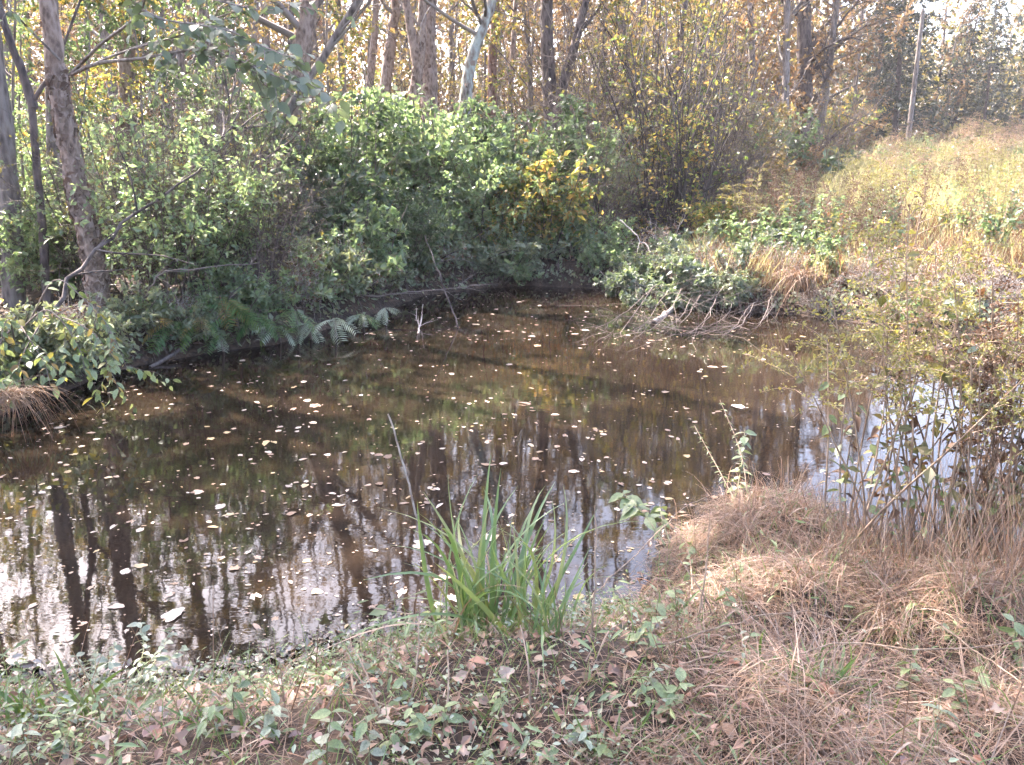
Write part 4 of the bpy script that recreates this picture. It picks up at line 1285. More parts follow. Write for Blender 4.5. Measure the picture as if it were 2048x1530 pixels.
# scraps and seeds
n = 1500
sp = np.array([at_z(fl.uniform(-50, 1800), 600 + 700 * fl.uniform(), 0) for _ in range(n)])
sp = sp[pond_sd(sp[:, 0], sp[:, 1]) < -.04]
a_ = fl.uniform(0, 6.28, len(sp))
scatter(mb, (DIAMOND[0] * [1.4, 1, .2], DIAMOND[1]), sp + [0, 0, .005], np.stack([np.cos(a_), np.sin(a_), 0 * a_], 1), np.tile([0, 0, 1.], (len(sp), 1)), fl.uniform(.006, .022, len(sp)))
tag(link('floating_leaf_scraps', mb.mesh('floating_leaf_scraps', M['floatleaf'], False)), 'small leaves and scraps scattered over the pond', 'leaf scraps', None, 'stuff')

# ------------------------------------------------------------------ near bank
nr = np.random.default_rng(17)
# dry straw, right: tussocks and mats
def near_points(n, x0, x1, y0, y1, dmin=.03):
    x, y = nr.uniform(x0, x1, n), nr.uniform(y0, y1, n)
    k = pond_sd(x, y) > dmin
    return x[k], y[k]


def straw_weight(x, y):
    return sstep(.2, .95, x - .25 * (3.2 - y) * 0 + .1 * np.sin(4 * y))


# tangled mat
x, y = near_points(85000, -2.2, 4.2, 1.2, 5.0)
k = nr.uniform(0, 1, len(x)) < sstep(-1.0, .1, np.sin(5.3 * x + 1.7 * y) * np.sin(4.1 * y - 2.2 * x + .5) + .6 * np.sin(9.7 * x - 3 * y) * np.sin(8.3 * y + 2 * x)) * (.12 + .88 * straw_weight(x, y))  # tan mat thinned in hollows, so dark straw there paints in deep shadow
x, y = x[k], y[k]
n = len(x)
a = nr.uniform(0, 6.28, n)
l = nr.uniform(.06, .28, n)
tuss = np.sin(5.3 * x + 1.7 * y) * np.sin(4.1 * y - 2.2 * x + .5) + .6 * np.sin(9.7 * x - 3 * y) * np.sin(8.3 * y + 2 * x)
lump = .04 * tuss * straw_weight(x, y)
B = np.column_stack([x, y, gz(x, y) + nr.uniform(-.01, .05, n) + np.clip(lump, -.02, .2)])
mb = MB()
ribbons(mb, B, np.stack([np.cos(a), np.sin(a)], 1), l, l * nr.uniform(.1, .6, n), l * nr.uniform(.2, .7, n), nr.uniform(.0018, .005, n), 3)
tag(link('straw_mat', mb.mesh('straw_mat', M['straw'], False)), 'matted tan straw covering the near bank', 'straw', None, 'stuff')
x, y = near_points(22000, -2.2, 4.2, 1.2, 5.0)
n = len(x); a = nr.uniform(0, 6.28, n); l = nr.uniform(.04, .2, n)
mb = MB()
ribbons(mb, np.column_stack([x, y, gz(x, y) + .005]), np.stack([np.cos(a), np.sin(a)], 1), l, l * .15, l * .15, nr.uniform(.003, .006, n), 2)
tag(link('old_straw', mb.mesh('old_straw', M['straw_dark'], False)), 'dark old straw under the tan mat, also painting shade into the hollows', 'straw', None, 'stuff')


x, y = near_points(11000, -2.2, 4.2, 1.2, 4.9)
k = nr.uniform(0, 1, len(x)) < .12 + .88 * straw_weight(x, y)
x, y = x[k], y[k]
n = len(x); a = nr.uniform(0, 6.28, n); l = nr.uniform(.03, .17, n)
mb = MB()
ribbons(mb, np.column_stack([x, y, gz(x, y) + nr.uniform(.0, .09, n)]), np.stack([np.cos(a), np.sin(a)], 1), l, l * nr.uniform(-.1, .5, n), l * nr.uniform(.0, .6, n), nr.uniform(.003, .011, n), 4)
tag(link('dead_grass_blades', mb.mesh('dead_grass_blades', M['litter_blade'], False)), 'broad dead grass blades lying on the straw', 'straw', None, 'stuff')


def straw_clump(seed, n, L, w=.0035):
    r = np.random.default_rng(seed)
    mb = MB()
    a = r.uniform(0, 6.28, n)
    l = L * r.uniform(.4, 1.2, n)
    up = r.uniform(.5, 1.5, n)
    ribbons(mb, np.column_stack([r.normal(0, .05, n), r.normal(0, .05, n), np.full(n, -.02)]), np.stack([np.cos(a), np.sin(a)], 1), l * r.uniform(.5, 1, n), l * up, l * up * r.uniform(.7, 1.25, n), np.full(n, w), 5)
    # seed sprays at the ends
    return mb.mesh('straw_clump', M['straw'], False)


SC = [straw_clump(s, 170, L) for s, L in ((1, .32), (2, .4), (3, .28))]
cnt = 0
while cnt < 70:
    x, y = nr.uniform(-.2, 3.6), nr.uniform(1.6, 4.9)
    if pond_sd(x, y) < .05 or nr.uniform() > straw_weight(x, y) + .05 or x > .62 * y + .25:
        continue
    p = G(x, y)
    o = link('straw_clump', SC[nr.integers(3)], None, p, (nr.normal(0, .15), nr.normal(0, .15), nr.uniform(0, 6.28)), nr.uniform(.7, 1.25))
    tag(o, 'drooping clump of dry tan grass', 'grass clump', 'dry grass clumps on the near bank')
    cnt += 1

# wall of upright dry stems in front of the bright water
n = 5200
x = 1.0 + 2.4 * nr.uniform(0, 1, n) ** .7; y = nr.uniform(2.7, 4.7, n)
k = (pond_sd(x, y) > -.02); x, y = x[k], y[k]; n = len(x)
a = nr.uniform(0, 6.28, n); l = nr.uniform(.25, .85, n) * (.35 + .75 * sstep(1.3, 2.4, x))
mb = MB()
ribbons(mb, np.column_stack([x, y, gz(x, y)]), np.stack([np.cos(a), np.sin(a)], 1), l * .35, l * 1.1, l * nr.uniform(0, .5, n), nr.uniform(.0025, .005, n), 5)
tag(link('upright_dry_grass', mb.mesh('upright_dry_grass', M['straw'], False)), 'upright dry grass stems along the right water edge', 'grass', None, 'stuff')

# upright dead stems standing in the straw and the weeds
x, y = near_points(700, -2.0, 3.0, 1.5, 4.7)
n = len(x); a = nr.uniform(0, 6.28, n); l = nr.uniform(.1, .42, n)
mb = MB(); ribbons(mb, np.column_stack([x, y, gz(x, y)]), np.stack([np.cos(a), np.sin(a)], 1), l * nr.uniform(.1, .7, n), l, l * nr.uniform(0, .35, n), nr.uniform(.003, .006, n), 4)
tag(link('dead_upright_stems', mb.mesh('dead_upright_stems', M['straw_dark'], False)), 'thin dead stems standing in the straw and weeds', 'stems', None, 'stuff')
# green ground cover, left and centre
def cover(n, x0, x1, y0, y1, mk, size, name, lab, wt, tm=OVAL6, zup=.10, dmin=.0):
    x, y = near_points(n, x0, x1, y0, y1, dmin)
    k = nr.uniform(0, 1, len(x)) < wt(x, y)
    x, y = x[k], y[k]
    m = len(x)
    mb = MB()
    P = np.column_stack([x, y, np.maximum(gz(x, y), .004) + nr.uniform(.0, zup, m)])
    dd = norm(nr.normal(0, 1, (m, 3)) * [1, 1, .35])
    scatter(mb, tm, P, dd, norm(nr.normal(0, .45, (m, 3)) + [0, 0, 1]), size * nr.uniform(.3, 1.5, m))
    tag(link(name, mb.mesh(name, M[mk], False)), lab, 'ground cover', None, 'stuff')


lw = lambda x, y: 1 - .93 * sstep(.1, .9, x)
patch = lambda x, y: np.clip(.5 + .8 * np.sin(3.3 * x + 1) * np.sin(4.1 * y + x), .05, 1)
cover(22000, -2.4, 3.6, 1.2, 4.8, 'lf_near', .018, 'small_leaf_cover', 'small light green weeds over the left near bank', lambda x, y: lw(x, y) * patch(x, y), zup=.12, dmin=-.1)
cover(9000, -2.4, 3.6, 1.2, 4.8, 'lf_near', .05, 'narrow_leaf_cover', 'narrow leaved green weeds over the near bank', lambda x, y: (.25 + .75 * lw(x, y)) * patch(y + 1, x), blade_leaf(3, .2, .2, .3, .35), .14, -.12)
cover(5000, -2.4, 3.6, 1.2, 4.8, 'litter', .032, 'brown_leaf_bits', 'brown and yellow leaf bits among the near weeds', lambda x, y: .75 + 0 * x, blade_leaf(4, .55, .3, .35, .45, .12), .07, -.06)
cover(22000, -2.4, 3.6, 1.2, 4.8, 'lf_nearpale', .018, 'pale_green_cover', 'small grey green weeds over the left near bank', lambda x, y: lw(x, y) * patch(y, x), zup=.14)
cover(7000, -2.6, 1.0, 2.2, 3.7, 'wetleaf', .04, 'wet_leaf_litter', 'wet glistening leaf scraps along the near waterline', lambda x, y: sstep(.9, 0, pond_sd(x, y)), zup=.02, dmin=-.12)
cover(2200, -2.4, 1.2, 1.2, 4.0, 'litter', .05, 'near_leaf_litter', 'brown leaf scraps between the weeds of the near bank', lambda x, y: .6 + 0 * x, zup=.03)
# thin green grass blades
x, y = near_points(6000, -2.3, 3.2, 1.3, 4.4)
n = len(x); a = nr.uniform(0, 6.28, n); l = nr.uniform(.08, .26, n)
mb = MB(); ribbons(mb, np.column_stack([x, y, gz(x, y)]), np.stack([np.cos(a), np.sin(a)], 1), l * .6, l * 1.3, l * nr.uniform(.4, 1.1, n), nr.uniform(.002, .0055, n), 5)
tag(link('green_grass', mb.mesh('green_grass', M['grass'], False)), 'thin green grass blades scattered over the near bank', 'grass', None, 'stuff')

# broad blades of the iris clumps, each a part
def blade_mesh(seed, L, w, bend, mk='iris'):
    r = np.random.default_rng(seed)
    n = 9
    t = np.linspace(0, 1, n + 1)
    ww = w * np.clip(np.minimum(1, .75 + t) * (1 - t ** 3.2), .02, 1) / 2
    y = bend * L * t ** 2.2
    z = L * (t - .45 * bend * t ** 3)
    V = []
    for k in range(n + 1):
        V += [(-ww[k], y[k], z[k]), (0, y[k] + ww[k] * .5, z[k]), (ww[k], y[k], z[k])]
    Fq = []
    for k in range(n):
        b = 3 * k
        Fq += [(b, b + 1, b + 4, b + 3), (b + 1, b + 2, b + 5, b + 4)]
    mb = MB(); mb.add(V, Fq)
    return mb.mesh('blade', M[mk], True)


BL = [blade_mesh(s, L, w, b) for s, L, w, b in ((1, .62, .016, .25), (2, .7, .018, .5), (3, .55, .015, .8), (4, .66, .02, .12), (5, .5, .013, 1.1))]
BD = [blade_mesh(s, L, w, b, 'straw') for s, L, w, b in ((1, .5, .014, .9), (2, .4, .012, 1.3), (3, .55, .012, .6))]
BG = [blade_mesh(s, L, w, b, 'grass') for s, L, w, b in ((1, .2, .014, .5), (2, .16, .012, .9), (3, .24, .012, .3))]


def blade_clump(label, px, py, z, n, set_, s, spread, name, cat, group=None, rad=.1, seed=0, droop=.35):
    p = at_z(px, py, z)
    g = G(p[0], p[1]); p[2] = g[2] - .02
    t = thing(name, label, cat, p, 0, group)
    r = np.random.default_rng(seed + 50)
    for k in range(n):
        a = r.uniform(0, 6.28)
        link('blade', (BD if name == 'iris_clump' and r.uniform() < .16 else set_)[r.integers(3)] if name == 'iris_clump' and k % 3 == 0 else set_[r.integers(len(set_))], t, (r.normal(0, rad), r.normal(0, rad * .6), 0), (r.normal(0, .5) * spread, r.normal(0, .5) * spread, a), s * r.uniform(.6, 1.15))
    return t


blade_clump('tall clump of green strap leaves standing in the near water edge', 985, 1325, .12, 76, BL, 1.12, .5, 'iris_clump', 'plant', rad=.10, seed=1)
blade_clump('smaller bright green strap leaf clump in front of the tall one', 1095, 1372, .2, 20, BL, .78, .36, 'iris_clump', 'plant', rad=.06, seed=2)
for k, (px, py, n, s, lab) in enumerate(((1240, 1490, 16, .8, 'low green grass tuft at the bottom beside the straw'), (1640, 1440, 24, .9, 'broad low grass tuft in the straw at the lower right'), (1700, 1470, 16, .8, 'grass tuft just right of the broad one in the straw'),
                                         (1560, 1420, 12, .7, 'small grass tuft left of the broad one in the straw'), (1400, 1500, 14, .7, 'grass tuft near the bottom between straw and seedlings'), (1310, 1190, 14, 1.0, 'grass tuft at the corner of the straw bank and water'),
                                         (430, 1480, 12, .8, 'grass tuft at the bottom left of the wet litter'), (60, 1400, 16, 1.1, 'grass tuft near the bottom left corner'), (160, 1390, 12, 1.2, 'grass tuft beside the small rose bush'), (1800, 1450, 12, .8, 'grass tuft below the yellow leaf at lower right'))):
    blade_clump(lab, px, py, .4, n, BG, s, .8, 'grass_tuft', 'grass', rad=.05, seed=10 + k)
# two pale fallen strap leaves
for k, (a, b) in enumerate((((690, 1310), (840, 1375)), ((850, 1290), (890, 1355)), ((740, 1335), (830, 1400)))):
    p0_, p1_ = at_z(*b, .38), at_z(*a, .33)
    d = p1_ - p0_
    L = np.linalg.norm(d)
    tm = blade_leaf(6, .12, .15, .05, .3)
    mb = MB(); mb.add(tm[0] * L, tm[1])
    o = link('strap_leaf', mb.mesh('strap_leaf', M['lf_bluegreen']), None, p0_, Matrix(frames(np.array([d]), np.array([[0, 0, 1.]]))[0].tolist()).to_euler())
    tag(o, ['long grey green strap leaf lying over the near bank', 'short upright grey green strap leaf beside the iris clump', 'narrow strap leaf lying below the long grey green one'][k], 'leaf')


# broad leaved plants with separate leaves
def leafy_plant(label, base, tip, n, kinds, size, name='seedling', cat='plant', group=None, seed=0, stem='stem_green', r0=.004, start=.25, droop=-.25, whorl=2, curveup=.0):
    r = np.random.default_rng(seed + 700)
    base, tip = np.array(base, float), np.array(tip, float)
    t = thing(name, label, cat, base, 0, group)
    mid = (base + tip) / 2 + r.normal(0, .04, 3) * np.linalg.norm(tip - base) + [0, 0, curveup]
    c = spline(np.array([base, mid, tip]) - base, 14)
    mb = MB(); tube(mb, c, np.linspace(r0, r0 * .4, 14), 6)
    link('stem', mb.mesh('stem', M[stem]), t)
    k = 0
    a = r.uniform(0, 6.28)
    while k < n:
        u = start + (1 - start) * (k + .5 * whorl) / n
        u = min(u, .995) * 12.99
        i0 = int(u)
        p = c[i0] + (c[i0 + 1] - c[i0]) * (u - i0)
        tdir = norm(c[i0 + 1] - c[i0])
        a += 1.57 + r.normal(0, .3)
        for w in range(whorl):
            aa = a + w * math.pi * 2 / whorl
            d = norm(np.array([math.cos(aa), math.sin(aa), 0]) + tdir * .25 + [0, 0, droop + r.normal(0, .25)])
            kd = kinds[r.integers(len(kinds))]
            put_leaf(kd, p, d, norm(np.array([0, 0, 1.]) + r.normal(0, .35, 3)), size * r.uniform(.6, 1.2), t)
            k += 1
    return t


leafy_plant('leafy bright green plant leaning over the water at the straw bank corner', at_z(1330, 1090, .25), at_depth(1245, 985, 4.3), 20, ['green', 'green', 'oval'], .11, 'weed_plant', seed=1, r0=.006, start=.45)
leafy_plant('second stem of bright green leaves beside the water corner', at_z(1340, 1085, .27), at_depth(1320, 1010, 4.3), 10, ['green', 'oval'], .09, 'weed_plant', seed=2, r0=.005, start=.3)
leafy_plant('upright green weed with oval leaves above the straw mound', at_z(1460, 1040, .3), at_depth(1490, 860, 4.65), 26, ['green', 'bgreen', 'oval'], .075, 'weed_plant', seed=3, r0=.005)
leafy_plant('thin goldenrod sprig leaning over the water left of the tall weeds', at_z(1490, 1040, .3), at_depth(1388, 850, 4.6), 36, ['narrow'], .03, 'weed_plant', seed=4, whorl=3, start=.35, stem='stem_dry')
leafy_plant('goldenrod sprig with a drooping tip over the water', at_z(1500, 1040, .3), at_depth(1440, 800, 4.7), 30, ['narrow'], .03, 'weed_plant', seed=5, whorl=3, start=.4, stem='stem_dry')
leafy_plant('small bramble with dark leaves on the straw edge', at_z(1385, 1180, .35), at_depth(1370, 1080, 4.0), 12, ['dgreen', 'green'], .065, 'weed_plant', seed=6, stem='stem_dry')
# compound leaved rose at the lower left
for k, (bx, by, tx, ty, dep) in enumerate(((225, 1390, 190, 1300, 2.85), (240, 1390, 280, 1245, 3.0), (250, 1395, 345, 1255, 3.0), (235, 1390, 150, 1310, 2.8), (260, 1395, 370, 1290, 2.9), (230, 1395, 230, 1280, 2.9), (245, 1400, 310, 1310, 2.8))):
    leafy_plant(['left', 'tallest', 'right leaning', 'far left', 'far right', 'middle', 'short'][k] + ' stem of the small grey green rose by the near water', at_z(bx, by, .3), at_depth(tx, ty, dep), 22, ['bgreen'], .042, 'rose_stem', 'plant', 'small rose stems', 20 + k, 'stem_green', .003, .3, 0.0)
# pale vine with big lobed leaves across the iris clump
vb = at_z(960, 1330, .3)
vine = thing('vine', 'trailing vine with large pale lobed leaves in front of the iris clump', 'vine', vb)
vr = np.random.default_rng(77)
vp = np.array([at_depth(px, py, 3.1) for px, py in ((740, 1215), (830, 1230), (900, 1240), (980, 1230), (1060, 1225), (1120, 1215))]) - vb
mb = MB(); tube(mb, spline(vp, 26), .003, 5); tube(mb, spline([(0, 0, 0), (vp[2] + vp[3]) / 2 * [1, 1, .6], vp[3]], 10), .003, 5)
link('stem', mb.mesh('vine_stem', M['stem_dry']), vine)
for px, py, s in ((860, 1220, .085), (775, 1215, .06), (900, 1260, .08), (985, 1245, .075), (1005, 1260, .07), (985, 1290, .07), (950, 1230, .06), (940, 1270, .055), (1100, 1215, .06), (1080, 1205, .05), (825, 1240, .05), (1000, 1300, .06), (915, 1300, .05), (800, 1420, .06), (870, 1250, .06), (965, 1260, .06)):
    p = at_depth(px, py, 3.08 + vr.normal(0, .05)) - vb
    put_leaf('vine', p, norm(vr.normal(0, 1, 3) * [1, .5, .4] + [0, -.3, -.5]), norm(vr.normal(0, .5, 3) + [0, -.6, .7]), s, vine)
for k in range(9):
    p = at_depth(vr.uniform(830, 1130), vr.uniform(1195, 1235), 3.08) - vb
    put_leaf('brown', p, norm(vr.normal(0, 1, 3)), norm(vr.normal(0, 1, 3)), .04, vine)

# seedlings over the near bank
sr = np.random.default_rng(55)
for k in range(46):
    px, py = (sr.uniform(-40, 1350), sr.uniform(1385, 1540)) if k < 30 else (sr.uniform(1250, 2040), sr.uniform(1150, 1500))
    b = at_z(px, py, .42)
    if pond_sd(b[0], b[1]) < .1:
        continue
    b = G(b[0], b[1])
    h = sr.uniform(.08, .2)
    kd = [['green'], ['bgreen'], ['oval', 'green'], ['dgreen', 'bgreen']][sr.integers(4)]
    leafy_plant('small broad leaved seedling in the ' + ('weeds' if k < 30 else 'straw'), b, b + [sr.normal(0, .04), sr.normal(0, .04), h], int(sr.integers(5, 11)), kd, sr.uniform(.04, .065), 'seedling', 'plant', 'seedlings in the ' + ('weeds' if k < 30 else 'straw'), 100 + k, r0=.0025)
# dry stalks
stick('dead_reed', 'single tall dry reed stalk standing in the near water', [at_z(852, 1100, -.02), at_depth(815, 960, 4.25), at_depth(776, 828, 4.2)], .007, .004, 'twig_pale', 'stalk', seed=50)
for k, (bx, by, tx, ty, lab) in enumerate(((815, 1440, 840, 1220, 'dark dry stalk left of the vine'), (885, 1470, 895, 1300, 'dark stalk below the strap leaves'), (760, 1450, 715, 1310, 'dry stalk leaning left below the long strap leaf'), (780, 1475, 700, 1330, 'lower dry stalk leaning left near the bottom'),
                                            (1180, 1300, 1190, 1010, 'thin pale stalk right of the iris clump'), (1060, 1420, 1040, 1250, 'brown stalk between the two iris clumps'), (130, 1420, 40, 1230, 'thin dry stalk at the left edge of the near bank'), (470, 1430, 380, 1350, 'bent dry stem over the wet litter'),
                                            (1390, 1250, 1420, 1040, 'reddish bramble stem on the straw bank'), (1440, 1240, 1360, 1120, 'short reddish stem on the straw bank'))):
    p0_ = at_z(bx, by, .4); p0_ = G(p0_[0], p0_[1])
    stick('dry_stalk', lab, [p0_, (p0_ + at_depth(tx, ty, p0_[1] + .1)) / 2 + [0.01, 0, .01], at_depth(tx, ty, p0_[1] + .15)], .0045, .002, 'stem_dry', 'stalk', seed=60 + k)
# long arching dry grass stems over the straw
for k, (L, z) in enumerate(([[(1290, 1300), (1420, 1260), (1560, 1225), (1700, 1240)], .5], [[(1550, 1320), (1700, 1285), (1850, 1300), (2060, 1280)], .6], [[(1360, 1330), (1500, 1290), (1600, 1265)], .5], [[(1860, 1235), (1950, 1300), (2050, 1370)], .6], [[(1900, 1420), (1980, 1360), (2060, 1300)], .5],
                            [[(1180, 1200), (1250, 1130), (1350, 1030), (1420, 990)], .4], [[(600, 1400), (700, 1390), (800, 1420)], .45], [[(1420, 1370), (1560, 1380), (1700, 1370)], .5])):
    stick('dry_grass_stalk', ['arching dry grass stem over the hollow in the straw', 'long curved straw coloured stem across the right bank', 'short stem over the dark hollow in the straw', 'slanting pale stem at the right edge', 'pale stem rising to the right edge at lower right',
                       'pale stem slanting up from the iris clump to the straw bank', 'dry stem lying in the weeds left of the stalks', 'straw stem lying across the lower right bank'][k], [at_z(px, py, z + .04 * math.sin(i_)) for i_, (px, py) in enumerate(L)], .0032, .0018, 'stem_dry', 'stem', seed=80 + k)
# fallen leaves, near bank
fq = np.random.default_rng(66)
LIT = []
for q in range(4):
    mb = MB(); mb.add(*(lobed_leaf([5, 3, 5][q], [.35, .2, .45][q], .6, 20, 40 + q) if q < 3 else blade_leaf(6, .5, .3, .4))); LIT.append(mb.mesh('fallen_leaf', M['litter'], True))
for k in range(120):
    px, py = fq.uniform(-20, 2060), fq.uniform(1290, 1530)
    b = at_z(px, py, .45)
    if pond_sd(b[0], b[1]) < .02:
        continue
    g = G(b[0], b[1])
    o = link('fallen_leaf', LIT[fq.integers(4)], None, g + [0, 0, .06], (fq.normal(0, .35), fq.normal(0, .35), fq.uniform(0, 6.28)), fq.uniform(.03, .065))
    tag(o, 'brown fallen leaf on the ' + ('straw' if px > 1200 else 'weeds'), 'leaf', 'fallen leaves on the ' + ('straw' if px > 1200 else 'weeds'))

# ------------------------------------------------------------------ tall weeds on the right bank in front of the bright water
TW = ((1640, 1130, 1655, 690, ['green', 'yellow', 'bgreen'], 'green and orange leaved weed stem, first of the tall stems by the bright water'), (1680, 1140, 1700, 700, ['green', 'bgreen', 'oval'], 'tall weed stem second by the bright water'),
      (1710, 1150, 1780, 740, ['brown', 'green'], 'slanting weed stem with brown leaves over the bright water'), (1740, 1150, 1850, 700, ['brown', 'dgreen'], 'weed stem with withered hanging leaves over the bright water'),
      (1690, 1130, 1720, 780, ['brown', 'brown', 'green'], 'withered brown stem beside the second tall weed'), (1800, 1160, 1830, 760, ['green', 'brown'], 'thin weed stem in the middle of the bright reflection'),
      (1880, 1170, 1905, 520, ['brown', 'green', 'bgreen'], 'tallest brown weed stem near the right edge'), (1930, 1170, 1960, 560, ['brown', 'bgreen'], 'tall brown stem right of the tallest one'),
      (1990, 1170, 2040, 620, ['bgreen', 'green'], 'green leaved stem at the right edge above the straw'), (1950, 1180, 2060, 850, ['brown', 'bgreen'], 'bent dark stem at the right edge'), (1860, 1170, 1790, 900, ['green', 'oval'], 'short leaning weed in the bright reflection'),
      (1770, 1160, 1740, 880, ['oval', 'yellow'], 'short yellowing weed in the bright reflection'), (2010, 1200, 1985, 950, ['oval', 'bgreen'], 'short green weed at the right edge'))
for k, (bx, by, tx, ty, kinds, lab) in enumerate(TW):
    b = at_z(bx, by, .25); b = G(b[0], b[1])
    leafy_plant(lab, b, at_depth(tx, ty, b[1] + .25), 13, kinds, .07, 'tall_weed', 'weed', None, 200 + k, 'stem_dry', .006, .25, -.35, 1)
for k, (bx, tx, dep, s, kd, lab) in enumerate(((1720, 0, 4.8, .95, 'gold', 'goldenrod plume furthest left in the right hand weeds'), (1790, 0, 5.2, .95, 'gold2', 'arching goldenrod over the top of the bright reflection'), (1860, 0, 5.0, 1.1, 'gold', 'bushy goldenrod above the bright reflection'), (1930, 0, 5.3, .95, 'gold2', 'tall goldenrod left of the right edge'),
                                               (2010, 0, 5.0, 1.15, 'gold', 'goldenrod cut by the right edge'), (1960, 0, 4.6, .9, 'gold2', 'fading goldenrod low at the right edge'), (1900, 0, 4.4, .85, 'dead', 'dead weed stalks tangled at the right water edge'),
                                               (2030, 0, 4.3, .9, 'dead', 'dead weed stalks at the right edge'), (1980, 0, 4.1, .7, 'green', 'leafy green weed low at the right edge'), (2000, 0, 4, 1.15, 'dead', 'tallest dead stalks at the right edge'), (1885, 0, 4, .9, 'pale', 'seed headed weed in the dead stalks'), (1960, 0, 4, 1.2, 'dead', 'dense dead stalks left of the right edge'), (2030, 0, 4, 1.3, 'dead', 'dense tall dead stalks touching the right edge'), (1975, 0, 4, 1.1, 'gold', 'goldenrod over the dense dead stalks'), (1750, 0, 4, 1.0, 'gold2', 'thin goldenrod leaning over the reflection'), (2050, 0, 4, 1.0, 'gold2', 'goldenrod outermost at the right edge'), (2080, 0, 4.6, 1.1, 'dead', 'dead weeds half outside the right edge'))):
    x, y = px_xy(bx, dep)
    y = 3.55 + .06 * (k % 5)
    x = (bx - 1024) / F_PX * y * 1.06
    o = weed(kd, lab, x, y, s * 1.12, wr.uniform(0, 6.28), 'tall weeds on the right near bank', 'tall_weed', (-.12, 0))

# ------------------------------------------------------------------ thin haze box added to stand in for veiling glare
HZ = True
if HZ:
    mb = MB()
    x0, x1, y0, y1, z0, z1 = -520, 520, -310, 710, -8, 40
    mb.add([(x0, y0, z0), (x1, y0, z0), (x1, y1, z0), (x0, y1, z0), (x0, y0, z1), (x1, y0, z1), (x1, y1, z1), (x0, y1, z1)], [(0, 3, 2, 1), (4, 5, 6, 7), (0, 1, 5, 4), (1, 2, 6, 5), (2, 3, 7, 6), (3, 0, 4, 7)])
    hm = bpy.data.materials.new('haze'); hm.use_nodes = True
    hn, hl = hm.node_tree.nodes, hm.node_tree.links
    hn.remove(hn['Principled BSDF'])
    pv = hn.new('ShaderNodeVolumePrincipled')
    set_in(pv, Density=.0007, Anisotropy=.3)
    pv.inputs['Color'].default_value = (.95, .93, .96, 1)
    hl.new(pv.outputs[0], hn['Material Output'].inputs['Volume'])
    tag(link('haze', mb.mesh('haze', hm, False)), 'thin pale haze added for the veiling glare', None, None, 'stuff')

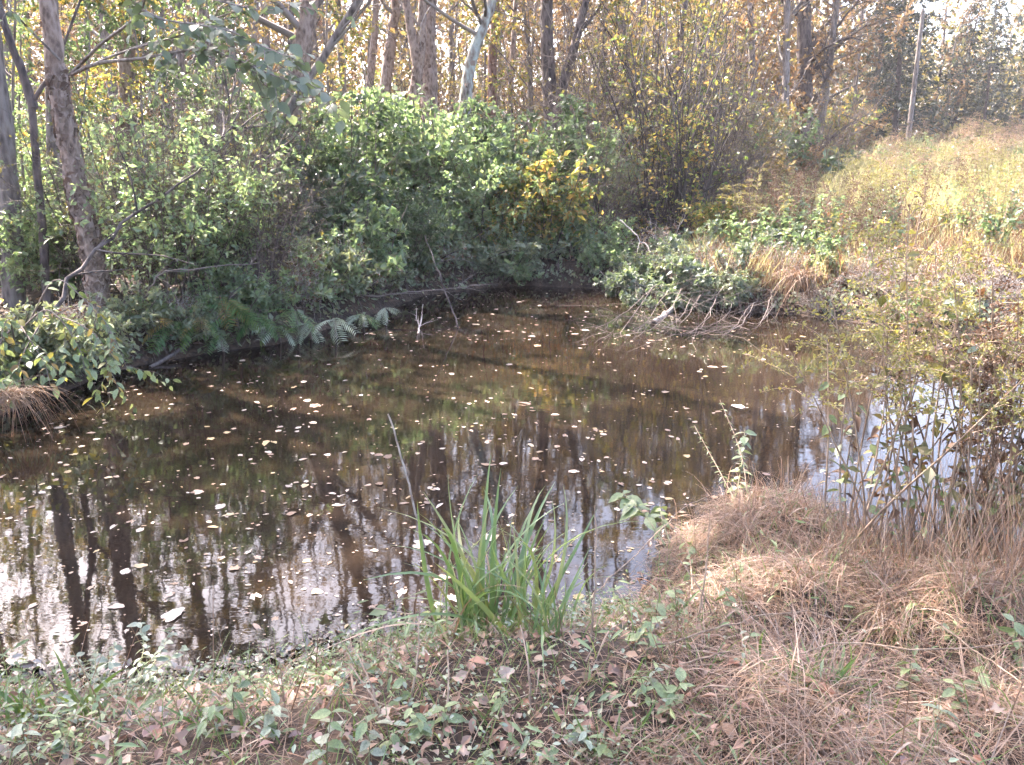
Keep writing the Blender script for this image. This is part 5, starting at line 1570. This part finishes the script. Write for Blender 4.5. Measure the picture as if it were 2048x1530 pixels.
# ------------------------------------------------------------------ labels: things that share one get the landmark they stand next to
LM = {
    'near': [(985, 1200, 'the tall strap leaf clump'), (1095, 1340, 'the smaller strap leaf clump'), (1260, 1010, 'the bright green water corner plant'), (280, 1300, 'the small rose'), (1640, 1440, 'the broad grass tuft'), (1880, 1150, 'the tall dead weeds'),
             (880, 1250, 'the pale leaved vine'), (1480, 1260, 'the hollow in the straw'), (60, 1420, 'the bottom left grass tuft'), (700, 1420, 'the leaning dry stalks'), (1240, 1490, 'the low bottom grass tuft'), (450, 1400, 'the wet leaf litter'), (2000, 1400, 'the lower right corner')],
    'pond': [(810, 960, 'the tall dry reed'), (1000, 1080, 'the tall strap leaf clump'), (1260, 1000, 'the water corner plant'), (1480, 900, 'the straw mound weed'), (1700, 850, 'the bright reflection'), (1330, 640, 'the dead brush'), (910, 640, 'the slanting back stick'),
             (640, 690, 'the whitish ferns'), (840, 660, 'the forked pale twig'), (130, 760, 'the overhanging shrub'), (90, 850, 'the left root tussock'), (280, 1280, 'the small rose'), (1100, 580, 'the back shore'), (1620, 640, 'the far grass tussock'), (560, 1280, 'the near waterline bend'), (400, 950, 'the left trunk reflections')],
    'far': [(150, 400, 'the near birch'), (240, 300, 'the crooked grey birch'), (75, 400, 'the forked sapling'), (590, 250, 'the leaning birch pair'), (840, 150, 'the forked birch'), (870, 100, 'the straight thick birch'), (945, 150, 'the lichen covered trunk'), (986, 120, 'the reddish trunk'), (1100, 130, 'the dark forked pair'),
            (1090, 400, 'the turning shrub'), (1310, 300, 'the grey vine thicket'), (1606, 150, 'the vine choked tree'), (1700, 370, 'the bright clearing'), (1834, 150, 'the utility pole'), (1400, 520, 'the blue green shrubs'), (1600, 600, 'the far grass tussock'), (1860, 560, 'the goldenrods'), (640, 640, 'the whitish ferns'),
            (470, 580, 'the large green fern'), (900, 580, 'the slanting back stick'), (150, 650, 'the overhanging shrub'), (2000, 300, 'the right field edge'), (1920, 200, 'the far right conifers'), (1330, 620, 'the dead brush')],
}
from collections import defaultdict
byl = defaultdict(list)
for o in sc.objects:
    if o.parent is None and o.get('label') and o.get('category') and o.get('kind') is None:
        byl[o['label']].append(o)


def project(p):
    v = np.array(p, float) - [0, 0, EYE]
    fz = v[1] * CP - v[2] * SP
    return 1024 + v[0] / fz * F_PX, 765 - (v[1] * SP + v[2] * CP) / fz * F_PX, fz


for lab, objs in byl.items():
    if len(objs) < 2:
        continue
    for o in objs:
        p = o.location
        px, py, fz = project((p[0], p[1], p[2] + (2.5 if o['category'] == 'tree' else .8 if o['category'] == 'shrub' else 0)))
        zone = 'pond' if o.name.startswith('floating') else 'near' if p[1] < 5 else 'far'
        best = min(LM[zone], key=lambda m: (m[0] - px) ** 2 + ((m[1] - py) * (1.6 if zone != 'far' else .6)) ** 2)
        dx, dy = px - best[0], py - best[1]
        if abs(dx) > 1.2 * abs(dy):
            dist = abs(dx)
            rel = ('close left of' if dx < 0 else 'close right of') if dist < 45 else ('left of' if dx < 0 else 'right of') if dist < 130 else ('well left of' if dx < 0 else 'well right of')
        else:
            rel = ('just behind' if dy < 0 else 'just in front of') if abs(dy) < 40 else ('behind' if dy < 0 else 'in front of')
            if zone == 'far':
                rel = 'behind' if dy < 0 else 'below'
        o['label'] = lab + ' ' + rel + ' ' + best[2]

byl = defaultdict(list)
for o in sc.objects:
    if o.parent is None and o.get('label') and o.get('category') and o.get('kind') is None:
        byl[o['label']].append(o)
ORD = ['leftmost', 'second from left', 'third from left', 'fourth from left', 'fifth from left', 'sixth from left', 'seventh from left']
for lab, objs in byl.items():
    if 2 <= len(objs) <= 8:
        objs.sort(key=lambda o: project(o.location)[0])
        for k, o in enumerate(objs):
            w = 'rightmost' if k == len(objs) - 1 else ORD[k]
            if len((lab + ' ' + w).split()) <= 16:
                o['label'] = lab + ', ' + w
